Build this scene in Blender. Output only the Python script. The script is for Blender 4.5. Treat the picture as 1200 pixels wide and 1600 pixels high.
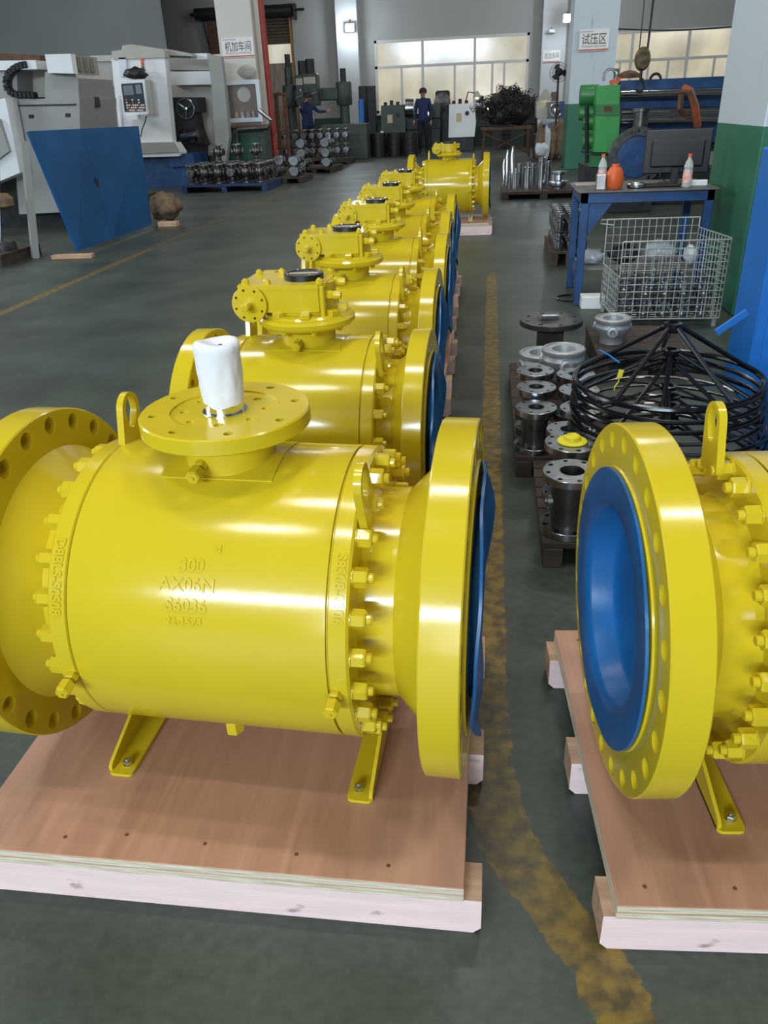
import bpy, bmesh, math, random
from mathutils import Vector, Matrix, noise
random.seed(4)
pi = math.pi
S = bpy.context.scene
for o in list(bpy.data.objects): bpy.data.objects.remove(o)
COL = S.collection

# ------------------------------------------------------------------ camera
RM = ((0.99206, -0.02391, 0.12349), (0, 0, 0), (0, 0, 0))
vF = Vector(((769-600)/1202, (800-159)/1202, -1.0)).normalized()      # world +Y (down the hall) seen from the camera
vD = Vector(((700-600)/1202, (800-3050)/1202, -1.0))
vD = (vD - vF*(vD.dot(vF))).normalized(); vU = -vD; vX = vF.cross(vU)
CW = Matrix((vX, vF, vU))                                            # camera space -> world space
CP = Vector((0, 0, 1.5))
cam = bpy.data.cameras.new('camera'); camo = bpy.data.objects.new('camera', cam); COL.objects.link(camo)
camo.matrix_world = Matrix.Translation(CP) @ CW.to_4x4()
cam.sensor_fit = 'HORIZONTAL'; cam.sensor_width = 36; cam.lens = 36*1202/1200; cam.clip_start = .05; cam.clip_end = 200
S.camera = camo
def at(px, py, Y):
    """point of the hall seen at photo pixel px,py that lies Y metres down the hall"""
    d = CW @ Vector(((px-600)/1202, (800-py)/1202, -1.0))
    return CP + d*(Y/d.y)
def fl(px, py, z=0.0):
    d = CW @ Vector(((px-600)/1202, (800-py)/1202, -1.0))
    return CP + d*((z-1.5)/d.z)

# ------------------------------------------------------------------ world, lights, exposure
S.view_settings.view_transform = 'Standard'; S.view_settings.look = 'None'
S.view_settings.exposure = 0.0; S.view_settings.gamma = 1.0; S.view_settings.use_curve_mapping = False
w = bpy.data.worlds.new('world'); S.world = w; w.use_nodes = True
w.node_tree.nodes['Background'].inputs[0].default_value = (.62, .74, .86, 1)
w.node_tree.nodes['Background'].inputs[1].default_value = .6
def area(name, loc, aim, sx, sy, power, col):
    l = bpy.data.lights.new(name, 'AREA'); l.shape = 'RECTANGLE'; l.size = sx; l.size_y = sy; l.energy = power; l.color = col
    o = bpy.data.objects.new(name, l); COL.objects.link(o); o.location = loc
    o.rotation_euler = (Vector(aim)-Vector(loc)).to_track_quat('-Z', 'Y').to_euler(); return o
area('daylight_rear_window', (-4.5, -12.4, 6.0), (-4.5, 0, 3.2), 8, .9, 2100, (.66, .83, 1))
area('daylight_rear_door', (1.0, -12.4, 2.3), (1.0, 4, 1.4), 6, 4.2, 580, (.95, .97, 1))
area('left_side_light', (-15.4, 4, 5.4), (0, 2, .5), 9, 2.2, 700, (.86, .93, 1))  # unseen side light; no window is built in the left wall
area('left_side_light', (-15.4, 16, 5.4), (0, 20, 1.5), 9, 2.2, 650, (.95, .97, 1))  # second unseen side light, added to lift the far hall
area('right_fill_light', (11.4, 20, 5.4), (-3, 26, 1.5), 14, 2.4, 900, (.97, .98, 1))  # fill light added for the far hall; the right wall has no window
LAMPS = [(-2.2, -.6), (-.9, 2.2), (2.8, 1.2), (-4.2, 6.5), (.8, 6.5), (-4.2, 13), (2.5, 13), (-4.2, 21), (2.5, 21), (-4.2, 28), (2.5, 28)]
for x, y in LAMPS:
    area('ceiling_lamp_light', (x, y, 7.45), (x, y, 0), 1.4, .22, 98 if y < 8 else 95, (1, .97, .90))

# ------------------------------------------------------------------ materials
def pm(name, col, rough=.5, metal=0.0, var=0.0, vscale=6.0, bump=0.0, bscale=60.0, spec=.5, emit=None, estr=0.0, coat=0.0, trans=0.0, alpha=1.0, col2=None, stretch=None):
    m = bpy.data.materials.new(name); m.use_nodes = True; nt = m.node_tree; N = nt.nodes; L = nt.links
    b = N['Principled BSDF']; b.inputs['Base Color'].default_value = (*col, 1)
    b.inputs['Roughness'].default_value = rough; b.inputs['Metallic'].default_value = metal
    b.inputs['Specular IOR Level'].default_value = spec; b.inputs['Coat Weight'].default_value = coat
    b.inputs['Transmission Weight'].default_value = trans; b.inputs['Alpha'].default_value = alpha
    if emit: b.inputs['Emission Color'].default_value = (*emit, 1); b.inputs['Emission Strength'].default_value = estr
    tc = N.new('ShaderNodeTexCoord'); src = tc.outputs['Object']
    if stretch:
        mp = N.new('ShaderNodeMapping'); mp.inputs['Scale'].default_value = stretch; L.new(src, mp.inputs[0]); src = mp.outputs[0]
    if var or col2:
        n = N.new('ShaderNodeTexNoise'); n.inputs['Scale'].default_value = vscale; n.inputs['Detail'].default_value = 6; L.new(src, n.inputs['Vector'])
        r = N.new('ShaderNodeValToRGB'); r.color_ramp.elements[0].position = .33; r.color_ramp.elements[1].position = .67
        c2 = col2 if col2 else tuple(c*(1-var) for c in col)
        r.color_ramp.elements[0].color = (*c2, 1); r.color_ramp.elements[1].color = (*col, 1)
        L.new(n.outputs['Fac'], r.inputs[0]); L.new(r.outputs[0], b.inputs['Base Color'])
    if bump:
        n2 = N.new('ShaderNodeTexNoise'); n2.inputs['Scale'].default_value = bscale; n2.inputs['Detail'].default_value = 3; L.new(src, n2.inputs['Vector'])
        bp = N.new('ShaderNodeBump'); bp.inputs['Strength'].default_value = bump; bp.inputs['Distance'].default_value = .004
        L.new(n2.outputs['Fac'], bp.inputs['Height']); L.new(bp.outputs[0], b.inputs['Normal'])
    return m
YEL = pm('yellow_paint', (.63, .47, .016), .17, var=.05, vscale=4, bump=.05, bscale=34)
BLUEC = pm('blue_plastic', (.012, .13, .36), .33, var=.25, vscale=9, bump=.25, bscale=14)
PLY = None
def ply_mat():
    m = bpy.data.materials.new('plywood_face'); m.use_nodes = True; nt = m.node_tree; N = nt.nodes; L = nt.links; b = N['Principled BSDF']
    tc = N.new('ShaderNodeTexCoord'); mp = N.new('ShaderNodeMapping'); mp.inputs['Scale'].default_value = (9, .9, 3); mp.inputs['Rotation'].default_value = (0, 0, .12)
    L.new(tc.outputs['Object'], mp.inputs[0])
    n = N.new('ShaderNodeTexNoise'); n.inputs['Scale'].default_value = 2.2; n.inputs['Detail'].default_value = 8; n.inputs['Distortion'].default_value = 1.4; L.new(mp.outputs[0], n.inputs['Vector'])
    r = N.new('ShaderNodeValToRGB'); e = r.color_ramp.elements; e[0].position = .3; e[0].color = (.29, .125, .072, 1); e[1].position = .72; e[1].color = (.50, .25, .155, 1)
    L.new(n.outputs['Fac'], r.inputs[0])
    n2 = N.new('ShaderNodeTexNoise'); n2.inputs['Scale'].default_value = 2.5; L.new(tc.outputs['Object'], n2.inputs['Vector'])
    mx = N.new('ShaderNodeMix'); mx.data_type = 'RGBA'; mx.inputs['B'].default_value = (.52, .29, .19, 1)
    L.new(n2.outputs['Fac'], mx.inputs['Factor']); L.new(r.outputs[0], mx.inputs['A']); L.new(mx.outputs['Result'], b.inputs['Base Color'])
    b.inputs['Roughness'].default_value = .42
    return m
PLY = ply_mat()
PLYE = pm('plywood_edge', (.80, .72, .56), .7, col2=(.44, .35, .21), vscale=3, stretch=(3, 3, 90))
PINK = pm('pink_stained_timber', (.88, .66, .62), .7, var=.10, vscale=5, stretch=(1, 8, 8), bump=.2, bscale=30)
def knots(m):
    nt = m.node_tree; N = nt.nodes; L = nt.links; b = N['Principled BSDF']; src = b.inputs['Base Color'].links[0].from_socket
    tc = N.new('ShaderNodeTexCoord'); mp = N.new('ShaderNodeMapping'); mp.inputs['Scale'].default_value = (9, 9, 16); L.new(tc.outputs['Object'], mp.inputs[0])
    n = N.new('ShaderNodeTexNoise'); n.inputs['Scale'].default_value = 1.0; n.inputs['Detail'].default_value = 4; L.new(mp.outputs[0], n.inputs['Vector'])
    r = N.new('ShaderNodeValToRGB'); r.color_ramp.elements[0].position = .66; r.color_ramp.elements[0].color = (0, 0, 0, 1); r.color_ramp.elements[1].position = .74; r.color_ramp.elements[1].color = (.8, .8, .8, 1)
    L.new(n.outputs['Fac'], r.inputs[0]); mx = N.new('ShaderNodeMix'); mx.data_type = 'RGBA'; mx.inputs['B'].default_value = (.30, .17, .14, 1)
    L.new(r.outputs[0], mx.inputs['Factor']); L.new(src, mx.inputs['A']); L.new(mx.outputs['Result'], b.inputs['Base Color'])
knots(PINK)
TIMB = pm('raw_timber', (.55, .36, .22), .75, col2=(.40, .24, .15), vscale=4, stretch=(2, 12, 12))
OLDW = pm('old_timber', (.065, .042, .028), .8, col2=(.025, .018, .012), vscale=6)
STEEL = pm('machined_steel', (.42, .44, .46), .26, 1, var=.35, vscale=9)
DSTEEL = pm('dull_steel', (.15, .15, .14), .36, .85, var=.5, vscale=12, bump=.2)
CAST = pm('sandblasted_casting', (.46, .48, .48), .5, .7, var=.2, vscale=14, bump=.3, bscale=150)
CHROME = pm('bright_steel', (.75, .77, .8), .15, 1)
DARK = pm('oily_dark_iron', (.028, .03, .03), .5, .3, var=.5, vscale=8)
BLACK = pm('black_paint', (.005, .006, .008), .16)
BLKP = pm('black_plastic', (.006, .007, .008), .4)
WRAP = pm('white_wrapping', (.74, .75, .77), .75, bump=1.0, bscale=22)
MSTEEL = pm('oiled_steel', (.24, .25, .25), .36, .9, var=.4, vscale=16, bump=.2)
MGREY = pm('machine_grey_paint', (.30, .31, .29), .5, var=.08, vscale=2)
MWHITE = pm('machine_white_paint', (.74, .77, .78), .4, var=.05, vscale=3)
MCREAM = pm('machine_cream_paint', (.42, .42, .36), .5, var=.12, vscale=4)
MGREEN = pm('machine_green_paint', (.04, .065, .05), .5, var=.3, vscale=6)
BGREEN = pm('bright_green_paint', (.05, .36, .08), .4, var=.12, vscale=5)
BGREEN2 = pm('mid_green_paint', (.03, .20, .05), .4, var=.12, vscale=5)
BLUEP = pm('blue_panel_paint', (.003, .085, .24), .5, spec=.25, col2=(.002, .055, .17), vscale=1.6, bump=.06, bscale=9)
BLUES = pm('blue_steel_paint', (.012, .075, .22), .45, col2=(.01, .04, .12), vscale=7)
BLUEB = pm('bright_blue_paint', (.01, .16, .55), .4, var=.1)
CEIL = pm('ceiling_steel', (.14, .145, .15), .7)
WALL = pm('wall_paint', (.36, .37, .355), .85, var=.06, vscale=.6)
WALLD = pm('dark_wall_paint', (.27, .30, .29), .85, var=.15, vscale=.5)
RED = pm('red_pipe_paint', (.36, .03, .02), .5, var=.3, vscale=8)
RUST = pm('rusty_steel', (.16, .07, .035), .75, col2=(.07, .035, .02), vscale=14)
ORANGE = pm('orange_paint', (.75, .13, .03), .45, var=.2, vscale=12)
PAPER = pm('sign_white', (.78, .78, .74), .5)
INK = pm('sign_black_ink', (.012, .012, .012), .6)
REDINK = pm('sign_red_ink', (.55, .07, .03), .6)
WIRE = pm('galvanised_wire', (.55, .56, .52), .4, .7)
NAVY = pm('navy_cloth', (.008, .02, .075), .8, bump=.3, bscale=30)
DKCL = pm('dark_trouser_cloth', (.006, .008, .014), .85)
SKIN = pm('skin', (.36, .20, .13), .55)
HAIR = pm('black_hair', (.008, .007, .007), .6)
SWARF = pm('dull_swarf', (.06, .058, .05), .55, .5, var=.5, vscale=10)
GLASSP = pm('window_frame_paint', (.52, .53, .50), .5)
LAMPM = pm('lamp_lens', (1, 1, 1), .4, emit=(.85, .93, 1), estr=28)
WARMM = pm('warm_lamp_bulb', (1, .9, .7), .4, emit=(1, .8, .5), estr=6)
PLAST = pm('clear_plastic_bottle', (.62, .66, .64), .12, spec=.7, alpha=.55)
FILM = pm('crumpled_plastic_film', (.55, .6, .62), .2, bump=.8, bscale=25, alpha=.75)
LABEL = pm('bottle_label', (.75, .16, .08), .5, col2=(.8, .7, .62), vscale=28)
SCREEN = pm('dark_screen', (.03, .045, .06), .2)
CARDB = pm('cardboard', (.32, .22, .13), .8, var=.2)
BROWN = pm('brown_shutter_paint', (.10, .07, .04), .6, var=.4, vscale=5)
FADED = pm('faded_door_panel', (.40, .34, .26), .7, col2=(.22, .15, .10), vscale=3, stretch=(6, 6, .6))
PICT = pm('notice_picture', (.20, .11, .06), .4, col2=(.09, .04, .02), vscale=3.2)
CLOTH = pm('brown_cloth', (.22, .14, .07), .85, col2=(.08, .06, .05), vscale=9)

def floor_mat(line):
    m = bpy.data.materials.new('worn_line_paint' if line else 'epoxy_floor'); m.use_nodes = True; nt = m.node_tree; N = nt.nodes; L = nt.links; b = N['Principled BSDF']
    tc = N.new('ShaderNodeNewGeometry'); P = tc.outputs['Position']
    n = N.new('ShaderNodeTexNoise'); n.inputs['Scale'].default_value = 1.3; n.inputs['Detail'].default_value = 9; n.inputs['Roughness'].default_value = .62; L.new(P, n.inputs['Vector'])
    r = N.new('ShaderNodeValToRGB'); e = r.color_ramp.elements; e[0].position = .32; e[0].color = (.036, .047, .034, 1); e[1].position = .70; e[1].color = (.080, .102, .078, 1)
    L.new(n.outputs['Fac'], r.inputs[0]); out = r.outputs[0]
    n3 = N.new('ShaderNodeTexNoise'); n3.inputs['Scale'].default_value = 38; n3.inputs['Detail'].default_value = 5; L.new(P, n3.inputs['Vector'])
    r3 = N.new('ShaderNodeValToRGB'); r3.color_ramp.elements[0].position = .3; r3.color_ramp.elements[0].color = (.72, .72, .72, 1); r3.color_ramp.elements[1].position = .65; r3.color_ramp.elements[1].color = (1, 1, 1, 1)
    L.new(n3.outputs['Fac'], r3.inputs[0])
    mm = N.new('ShaderNodeMix'); mm.data_type = 'RGBA'; mm.blend_type = 'MULTIPLY'; mm.inputs['Factor'].default_value = 1; L.new(out, mm.inputs['A']); L.new(r3.outputs[0], mm.inputs['B']); out = mm.outputs['Result']
    if line:
        at_ = N.new('ShaderNodeAttribute'); at_.attribute_name = 'cover'
        n4 = N.new('ShaderNodeTexNoise'); n4.inputs['Scale'].default_value = 14; n4.inputs['Detail'].default_value = 7; n4.inputs['Roughness'].default_value = .7; L.new(P, n4.inputs['Vector'])
        ma = N.new('ShaderNodeMath'); ma.operation = 'ADD'; L.new(n4.outputs['Fac'], ma.inputs[0]); L.new(at_.outputs['Fac'], ma.inputs[1])
        r4 = N.new('ShaderNodeValToRGB'); r4.color_ramp.elements[0].position = .90; r4.color_ramp.elements[0].color = (0, 0, 0, 1); r4.color_ramp.elements[1].position = .97; r4.color_ramp.elements[1].color = (.85, .85, .85, 1)
        L.new(ma.outputs[0], r4.inputs[0])
        n5 = N.new('ShaderNodeTexNoise'); n5.inputs['Scale'].default_value = 22; n5.inputs['Detail'].default_value = 6; L.new(P, n5.inputs['Vector'])
        r5 = N.new('ShaderNodeValToRGB'); r5.color_ramp.elements[0].position = .35; r5.color_ramp.elements[0].color = (.075, .048, .018, 1); r5.color_ramp.elements[1].position = .62; r5.color_ramp.elements[1].color = (.25, .16, .02, 1)
        L.new(n5.outputs['Fac'], r5.inputs[0])
        m2 = N.new('ShaderNodeMix'); m2.data_type = 'RGBA'; L.new(r4.outputs[0], m2.inputs['Factor']); L.new(out, m2.inputs['A']); L.new(r5.outputs[0], m2.inputs['B']); out = m2.outputs['Result']
    L.new(out, b.inputs['Base Color'])
    n2 = N.new('ShaderNodeTexNoise'); n2.inputs['Scale'].default_value = .9; n2.inputs['Detail'].default_value = 4; L.new(P, n2.inputs['Vector'])
    r2 = N.new('ShaderNodeMapRange'); r2.inputs[3].default_value = .28; r2.inputs[4].default_value = .55; L.new(n2.outputs['Fac'], r2.inputs[0]); L.new(r2.outputs[0], b.inputs['Roughness'])
    b.inputs['Specular IOR Level'].default_value = .45
    bp = N.new('ShaderNodeBump'); bp.inputs['Strength'].default_value = .12; bp.inputs['Distance'].default_value = .003; L.new(n3.outputs['Fac'], bp.inputs['Height']); L.new(bp.outputs[0], b.inputs['Normal'])
    return m
FLOOR = floor_mat(False); LINE = floor_mat(True)

def column_mat(dado):
    """white column paint above, green gloss dado below, a painted boundary at height dado (world z)"""
    m = bpy.data.materials.new('column_paint'); m.use_nodes = True; nt = m.node_tree; N = nt.nodes; L = nt.links; b = N['Principled BSDF']
    g = N.new('ShaderNodeNewGeometry'); s = N.new('ShaderNodeSeparateXYZ'); L.new(g.outputs['Position'], s.inputs[0])
    gt = N.new('ShaderNodeMath'); gt.operation = 'GREATER_THAN'; gt.inputs[1].default_value = dado; L.new(s.outputs[2], gt.inputs[0])
    mx = N.new('ShaderNodeMix'); mx.data_type = 'RGBA'; mx.inputs['A'].default_value = (.028, .15, .082, 1); mx.inputs['B'].default_value = (.52, .60, .64, 1)
    L.new(gt.outputs[0], mx.inputs['Factor'])
    n = N.new('ShaderNodeTexNoise'); n.inputs['Scale'].default_value = 2.4; n.inputs['Detail'].default_value = 5
    mp = N.new('ShaderNodeMapping'); mp.inputs['Scale'].default_value = (2, 1.6, .5); L.new(g.outputs['Position'], mp.inputs[0]); L.new(mp.outputs[0], n.inputs['Vector'])
    r = N.new('ShaderNodeValToRGB'); r.color_ramp.elements[0].position = .24; r.color_ramp.elements[0].color = (.45, .42, .4, 1); r.color_ramp.elements[1].position = .36; r.color_ramp.elements[1].color = (1, 1, 1, 1)
    L.new(n.outputs['Fac'], r.inputs[0])
    m2 = N.new('ShaderNodeMix'); m2.data_type = 'RGBA'; m2.blend_type = 'MULTIPLY'; m2.inputs['Factor'].default_value = .6; L.new(mx.outputs['Result'], m2.inputs['A']); L.new(r.outputs[0], m2.inputs['B'])
    L.new(m2.outputs['Result'], b.inputs['Base Color']); b.inputs['Roughness'].default_value = .45
    return m
COLM = column_mat(1.28); COLM2 = column_mat(1.385)

def window_mat():
    m = bpy.data.materials.new('lit_window_glass'); m.use_nodes = True; nt = m.node_tree; N = nt.nodes; L = nt.links; b = N['Principled BSDF']
    g = N.new('ShaderNodeNewGeometry'); mp = N.new('ShaderNodeMapping'); mp.inputs['Scale'].default_value = (1.1, 1, .9); L.new(g.outputs['Position'], mp.inputs[0])
    n = N.new('ShaderNodeTexNoise'); n.inputs['Scale'].default_value = .7; n.inputs['Detail'].default_value = 3; L.new(mp.outputs[0], n.inputs['Vector'])
    r = N.new('ShaderNodeValToRGB'); e = r.color_ramp.elements; e[0].position = .3; e[0].color = (.36, .33, .24, 1); e[1].position = .7; e[1].color = (.74, .66, .47, 1)
    L.new(n.outputs['Fac'], r.inputs[0]); L.new(r.outputs[0], b.inputs['Emission Color']); b.inputs['Emission Strength'].default_value = .80
    b.inputs['Base Color'].default_value = (.12, .12, .11, 1); b.inputs['Roughness'].default_value = .12
    return m
WING = window_mat()

# ------------------------------------------------------------------ mesh helpers
class MB:
    def __init__(s): s.v = []; s.f = []
    def add(s, vs, fs, M=None):
        k = len(s.v)
        s.v += [tuple(M @ Vector(p)) if M is not None else tuple(p) for p in vs]
        s.f += [tuple(i+k for i in f) for f in fs]; return s
    def box(s, c, d, M=None, ch=0.0, rz=0.0):
        x, y, z = d[0]/2, d[1]/2, d[2]/2
        c = Vector(c)
        T = Matrix.Translation(c) @ Matrix.Rotation(rz, 4, 'Z')
        if M is not None: T = M @ T
        if ch <= 0:
            vs = [(i*x, j*y, k*z) for k in (-1, 1) for j in (-1, 1) for i in (-1, 1)]
            return s.add(vs, [(0, 2, 3, 1), (4, 5, 7, 6), (0, 1, 5, 4), (2, 6, 7, 3), (0, 4, 6, 2), (1, 3, 7, 5)], T)
        bm = bmesh.new(); bmesh.ops.create_cube(bm, size=1, matrix=Matrix.Diagonal((d[0], d[1], d[2], 1)))
        bmesh.ops.bevel(bm, geom=bm.edges[:], offset=min(ch, min(d)*.45), segments=1, affect='EDGES')
        bm.verts.index_update()
        s.add([v.co for v in bm.verts], [[v.index for v in f.verts] for f in bm.faces], T); bm.free(); return s
    def b2(s, a, b, ch=0.0):
        return s.box([(a[i]+b[i])/2 for i in range(3)], [abs(a[i]-b[i]) for i in range(3)], ch=ch)
    def lathe(s, prof, seg=32, M=None, wob=None):
        """profile of (radius, height) turned about local Z"""
        n = len(prof); vs = []; fs = []
        for i in range(seg):
            a = 2*pi*i/seg
            for (r, h) in prof:
                if wob: r2, h2 = wob(a, r, h)
                else: r2, h2 = r, h
                vs.append((r2*math.cos(a), r2*math.sin(a), h2))
        for i in range(seg):
            j = (i+1) % seg
            for k in range(n-1):
                if prof[k][0] < 1e-6 and prof[k+1][0] < 1e-6: continue
                if prof[k][0] < 1e-6: fs.append((i*n+k, j*n+k+1, i*n+k+1))
                elif prof[k+1][0] < 1e-6: fs.append((i*n+k, j*n+k, i*n+k+1))
                else: fs.append((i*n+k, j*n+k, j*n+k+1, i*n+k+1))
        return s.add(vs, fs, M)
    def cyl(s, p0, p1, r0, r1=None, seg=12, cap=True):
        p0 = Vector(p0); p1 = Vector(p1); r1 = r0 if r1 is None else r1; d = p1-p0
        M = Matrix.Translation(p0) @ d.to_track_quat('Z', 'Y').to_matrix().to_4x4(); h = d.length
        pr = [(r0, 0), (r1, h)]
        if cap: pr = [(0, 0)]+pr+[(0, h)]
        return s.lathe(pr, seg, M)
    def tube(s, pts, r, seg=8, closed=False):
        pts = [Vector(p) for p in pts]; n = len(pts); base = len(s.v); up = None
        for i, p in enumerate(pts):
            if closed: d = (pts[(i+1) % n]-pts[i-1]).normalized()
            else: d = (pts[min(i+1, n-1)]-pts[max(i-1, 0)]).normalized()
            if up is None:
                up = Vector((0, 0, 1)) if abs(d.z) < .9 else Vector((1, 0, 0))
            u = (up - d*up.dot(d)).normalized(); up = u; v = d.cross(u)
            rr = r[i] if isinstance(r, (list, tuple)) else r
            for k in range(seg):
                a = 2*pi*k/seg; s.v.append(tuple(p+u*math.cos(a)*rr+v*math.sin(a)*rr))
        for i in range(n if closed else n-1):
            j = (i+1) % n
            for k in range(seg):
                l = (k+1) % seg; s.f.append((base+i*seg+k, base+i*seg+l, base+j*seg+l, base+j*seg+k))
        if not closed:
            s.f.append(tuple(base+k for k in range(seg))[::-1]); s.f.append(tuple(base+(n-1)*seg+k for k in range(seg)))
        return s
    def prism(s, poly, h0, h1, M=None):
        """polygon in local XY extruded along Z"""
        n = len(poly); vs = [(x, y, h0) for x, y in poly]+[(x, y, h1) for x, y in poly]
        fs = [tuple(range(n))[::-1], tuple(range(n, 2*n))]+[(i, (i+1) % n, n+(i+1) % n, n+i) for i in range(n)]
        return s.add(vs, fs, M)
    def drilled(s, R, ri, z0, z1, n, rb, rh, ph=0.0, M=None, through=True, ch=.003, wall_in=False, m=4, bottom=True):
        """annular plate about local Z with n real round holes"""
        vs = []; fs = []; idx = {}
        def V(x, y, z):
            k = (round(x, 5), round(y, 5), round(z, 5))
            if k not in idx: idx[k] = len(vs); vs.append((x, y, z))
            return idx[k]
        da = 2*pi/n
        levels = [(z0, -1), (z1, 1)] if bottom else [(z1, 1)]
        Ro = R-ch
        for i in range(n):
            c = ph+i*da; a0 = c-da/2; a1 = c+da/2; B = []
            for k in range(m): t = a0+(a1-a0)*k/m; B.append((Ro*math.cos(t), Ro*math.sin(t)))
            for k in range(m): r = Ro+(ri-Ro)*k/m; B.append((r*math.cos(a1), r*math.sin(a1)))
            for k in range(m): t = a1+(a0-a1)*k/m; B.append((ri*math.cos(t), ri*math.sin(t)))
            for k in range(m): r = ri+(Ro-ri)*k/m; B.append((r*math.cos(a0), r*math.sin(a0)))
            hx, hy = rb*math.cos(c), rb*math.sin(c); H = []
            for (x, y) in B:
                l = math.hypot(x-hx, y-hy); H.append((hx+(x-hx)/l*rh, hy+(y-hy)/l*rh))
            K = len(B)
            for (z, sg) in levels:
                bi = [V(x, y, z) for x, y in B]; hi = [V(x, y, z) for x, y in H]
                for k in range(K):
                    q = (bi[k], bi[(k+1) % K], hi[(k+1) % K], hi[k]); fs.append(q if sg > 0 else q[::-1])
            zb = z0 if through else z1-(z1-z0)*.5
            h1 = [V(x, y, z1) for x, y in H]; h0 = [V(x, y, zb) for x, y in H]
            for k in range(K): fs.append((h1[k], h1[(k+1) % K], h0[(k+1) % K], h0[k]))
            if not through: fs.append(tuple(h0))
            for k in range(m):
                t0 = a0+(a1-a0)*k/m; t1 = a0+(a1-a0)*(k+1)/m
                ring = [(Ro, z0), (R, z0+ch), (R, z1-ch), (Ro, z1)]
                for q in range(3):
                    (ra, za), (rb_, zb_) = ring[q], ring[q+1]
                    fs.append((V(ra*math.cos(t0), ra*math.sin(t0), za), V(ra*math.cos(t1), ra*math.sin(t1), za), V(rb_*math.cos(t1), rb_*math.sin(t1), zb_), V(rb_*math.cos(t0), rb_*math.sin(t0), zb_)))
                if wall_in:
                    fs.append((V(ri*math.cos(t0), ri*math.sin(t0), z0), V(ri*math.cos(t0), ri*math.sin(t0), z1), V(ri*math.cos(t1), ri*math.sin(t1), z1), V(ri*math.cos(t1), ri*math.sin(t1), z0)))
        return s.add(vs, fs, M)
    def mesh(s, name, mat, ang=32, smooth=True, fix=True):
        me = bpy.data.meshes.new(name); me.from_pydata(s.v, [], s.f); 
        if fix:
            bm = bmesh.new(); bm.from_mesh(me); bmesh.ops.recalc_face_normals(bm, faces=bm.faces[:]); bm.to_mesh(me); bm.free()
        me.materials.append(mat)
        if smooth:
            me.polygons.foreach_set('use_smooth', [True]*len(me.polygons)); me.set_sharp_from_angle(angle=math.radians(ang))
        me.update(); return me
    def build(s, name, mat, parent=None, **k):
        o = bpy.data.objects.new(name, s.mesh(name, mat, **k)); COL.objects.link(o)
        if parent is not None: o.parent = parent
        return o
def link(name, me, parent=None, loc=(0, 0, 0), rot=(0, 0, 0), scale=None):
    o = bpy.data.objects.new(name, me); COL.objects.link(o); o.location = loc; o.rotation_euler = rot
    if scale: o.scale = scale
    if parent is not None: o.parent = parent
    return o
def empty(name, loc=(0, 0, 0), rz=0.0):
    o = bpy.data.objects.new(name, None); COL.objects.link(o); o.location = loc; o.rotation_euler = (0, 0, rz); o.empty_display_size = .1; return o
def tag(o, label, cat, group=None, kind=None):
    o['label'] = label; o['category'] = cat
    if group: o['group'] = group
    if kind: o['kind'] = kind
    return o
def struct(o): o['kind'] = 'structure'; return o
def kids(o): return [c for c in bpy.data.objects if c.parent == o]
def copy_tree(o, parent=None):
    c = o.copy(); COL.objects.link(c)
    if parent is not None: c.parent = parent
    for ch in list(o.children): copy_tree(ch, c)
    return c
def text_mesh(s, size, extrude=.0, bold=0.0):
    cu = bpy.data.curves.new('t', 'FONT'); cu.body = s; cu.size = size; cu.extrude = extrude; cu.offset = bold
    cu.align_x = 'CENTER'; cu.align_y = 'CENTER'; cu.resolution_u = 3
    o = bpy.data.objects.new('t', cu); COL.objects.link(o)
    bpy.context.view_layer.update()
    me = bpy.data.meshes.new_from_object(o.evaluated_get(bpy.context.evaluated_depsgraph_get()))
    vs = [tuple(v.co) for v in me.vertices]; fs = [tuple(p.vertices) for p in me.polygons]
    bpy.data.objects.remove(o); bpy.data.curves.remove(cu); bpy.data.meshes.remove(me)
    return vs, fs
RX = Matrix.Rotation(pi/2, 4, 'Y')          # local Z -> +X
RXN = Matrix.Rotation(-pi/2, 4, 'Y')        # local Z -> -X
FRONT = Matrix.Rotation(pi/2, 4, 'X')       # local Z -> -Y, local Y -> +Z
TR = Matrix.Translation

# ------------------------------------------------------------------ the hall
m = MB(); m.b2((-16, -13, -.2), (12, 33.6, 0)); fo = struct(m.build('floor', FLOOR, smooth=False))
m = MB(); m.b2((-16, -13, 8), (12, 33.6, 8.2)); struct(m.build('ceiling', CEIL, smooth=False))
m = MB(); m.b2((-16.2, -13, 0), (-16, 33.6, 8)); struct(m.build('wall_left', WALL, smooth=False))
m = MB(); m.b2((12, -13, 0), (12.2, 33.6, 8)); struct(m.build('wall_right', WALL, smooth=False))
m = MB(); m.b2((-16.2, -13.2, 0), (12.2, -13, 8)); struct(m.build('wall_front', WALL, smooth=False))
# back wall with the two window openings and the shutter door left open between its pieces
BW = 33.3
def wallpiece(m, x0, x1, z0, z1, y0=BW, y1=BW+.3): m.b2((x0, y0, z0), (x1, y1, z1))
wx0, wx1, wz0, wz1 = -4.42, 1.30, 1.27, 3.68
vx0, vx1, vz0, vz1 = 4.0, 8.9, 1.27, 3.56
m = MB()
wallpiece(m, -16, -10.8, 0, 8); wallpiece(m, -10.8, -7.5, 4.95, 8); wallpiece(m, -7.5, wx0, 0, 8)
wallpiece(m, wx0, wx1, 0, wz0); wallpiece(m, wx0, wx1, wz1, 8); wallpiece(m, wx1, vx0, 0, 8)
wallpiece(m, vx0, vx1, 0, vz0); wallpiece(m, vx0, vx1, vz1, 8); wallpiece(m, vx1, 12, 0, 8)
struct(m.build('wall_back', WALL, smooth=False))
m = MB(); m.b2((-16, 33.6, 0), (12, 33.7, 8)); struct(m.build('wall_back_outer', WALL, smooth=False))
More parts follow.
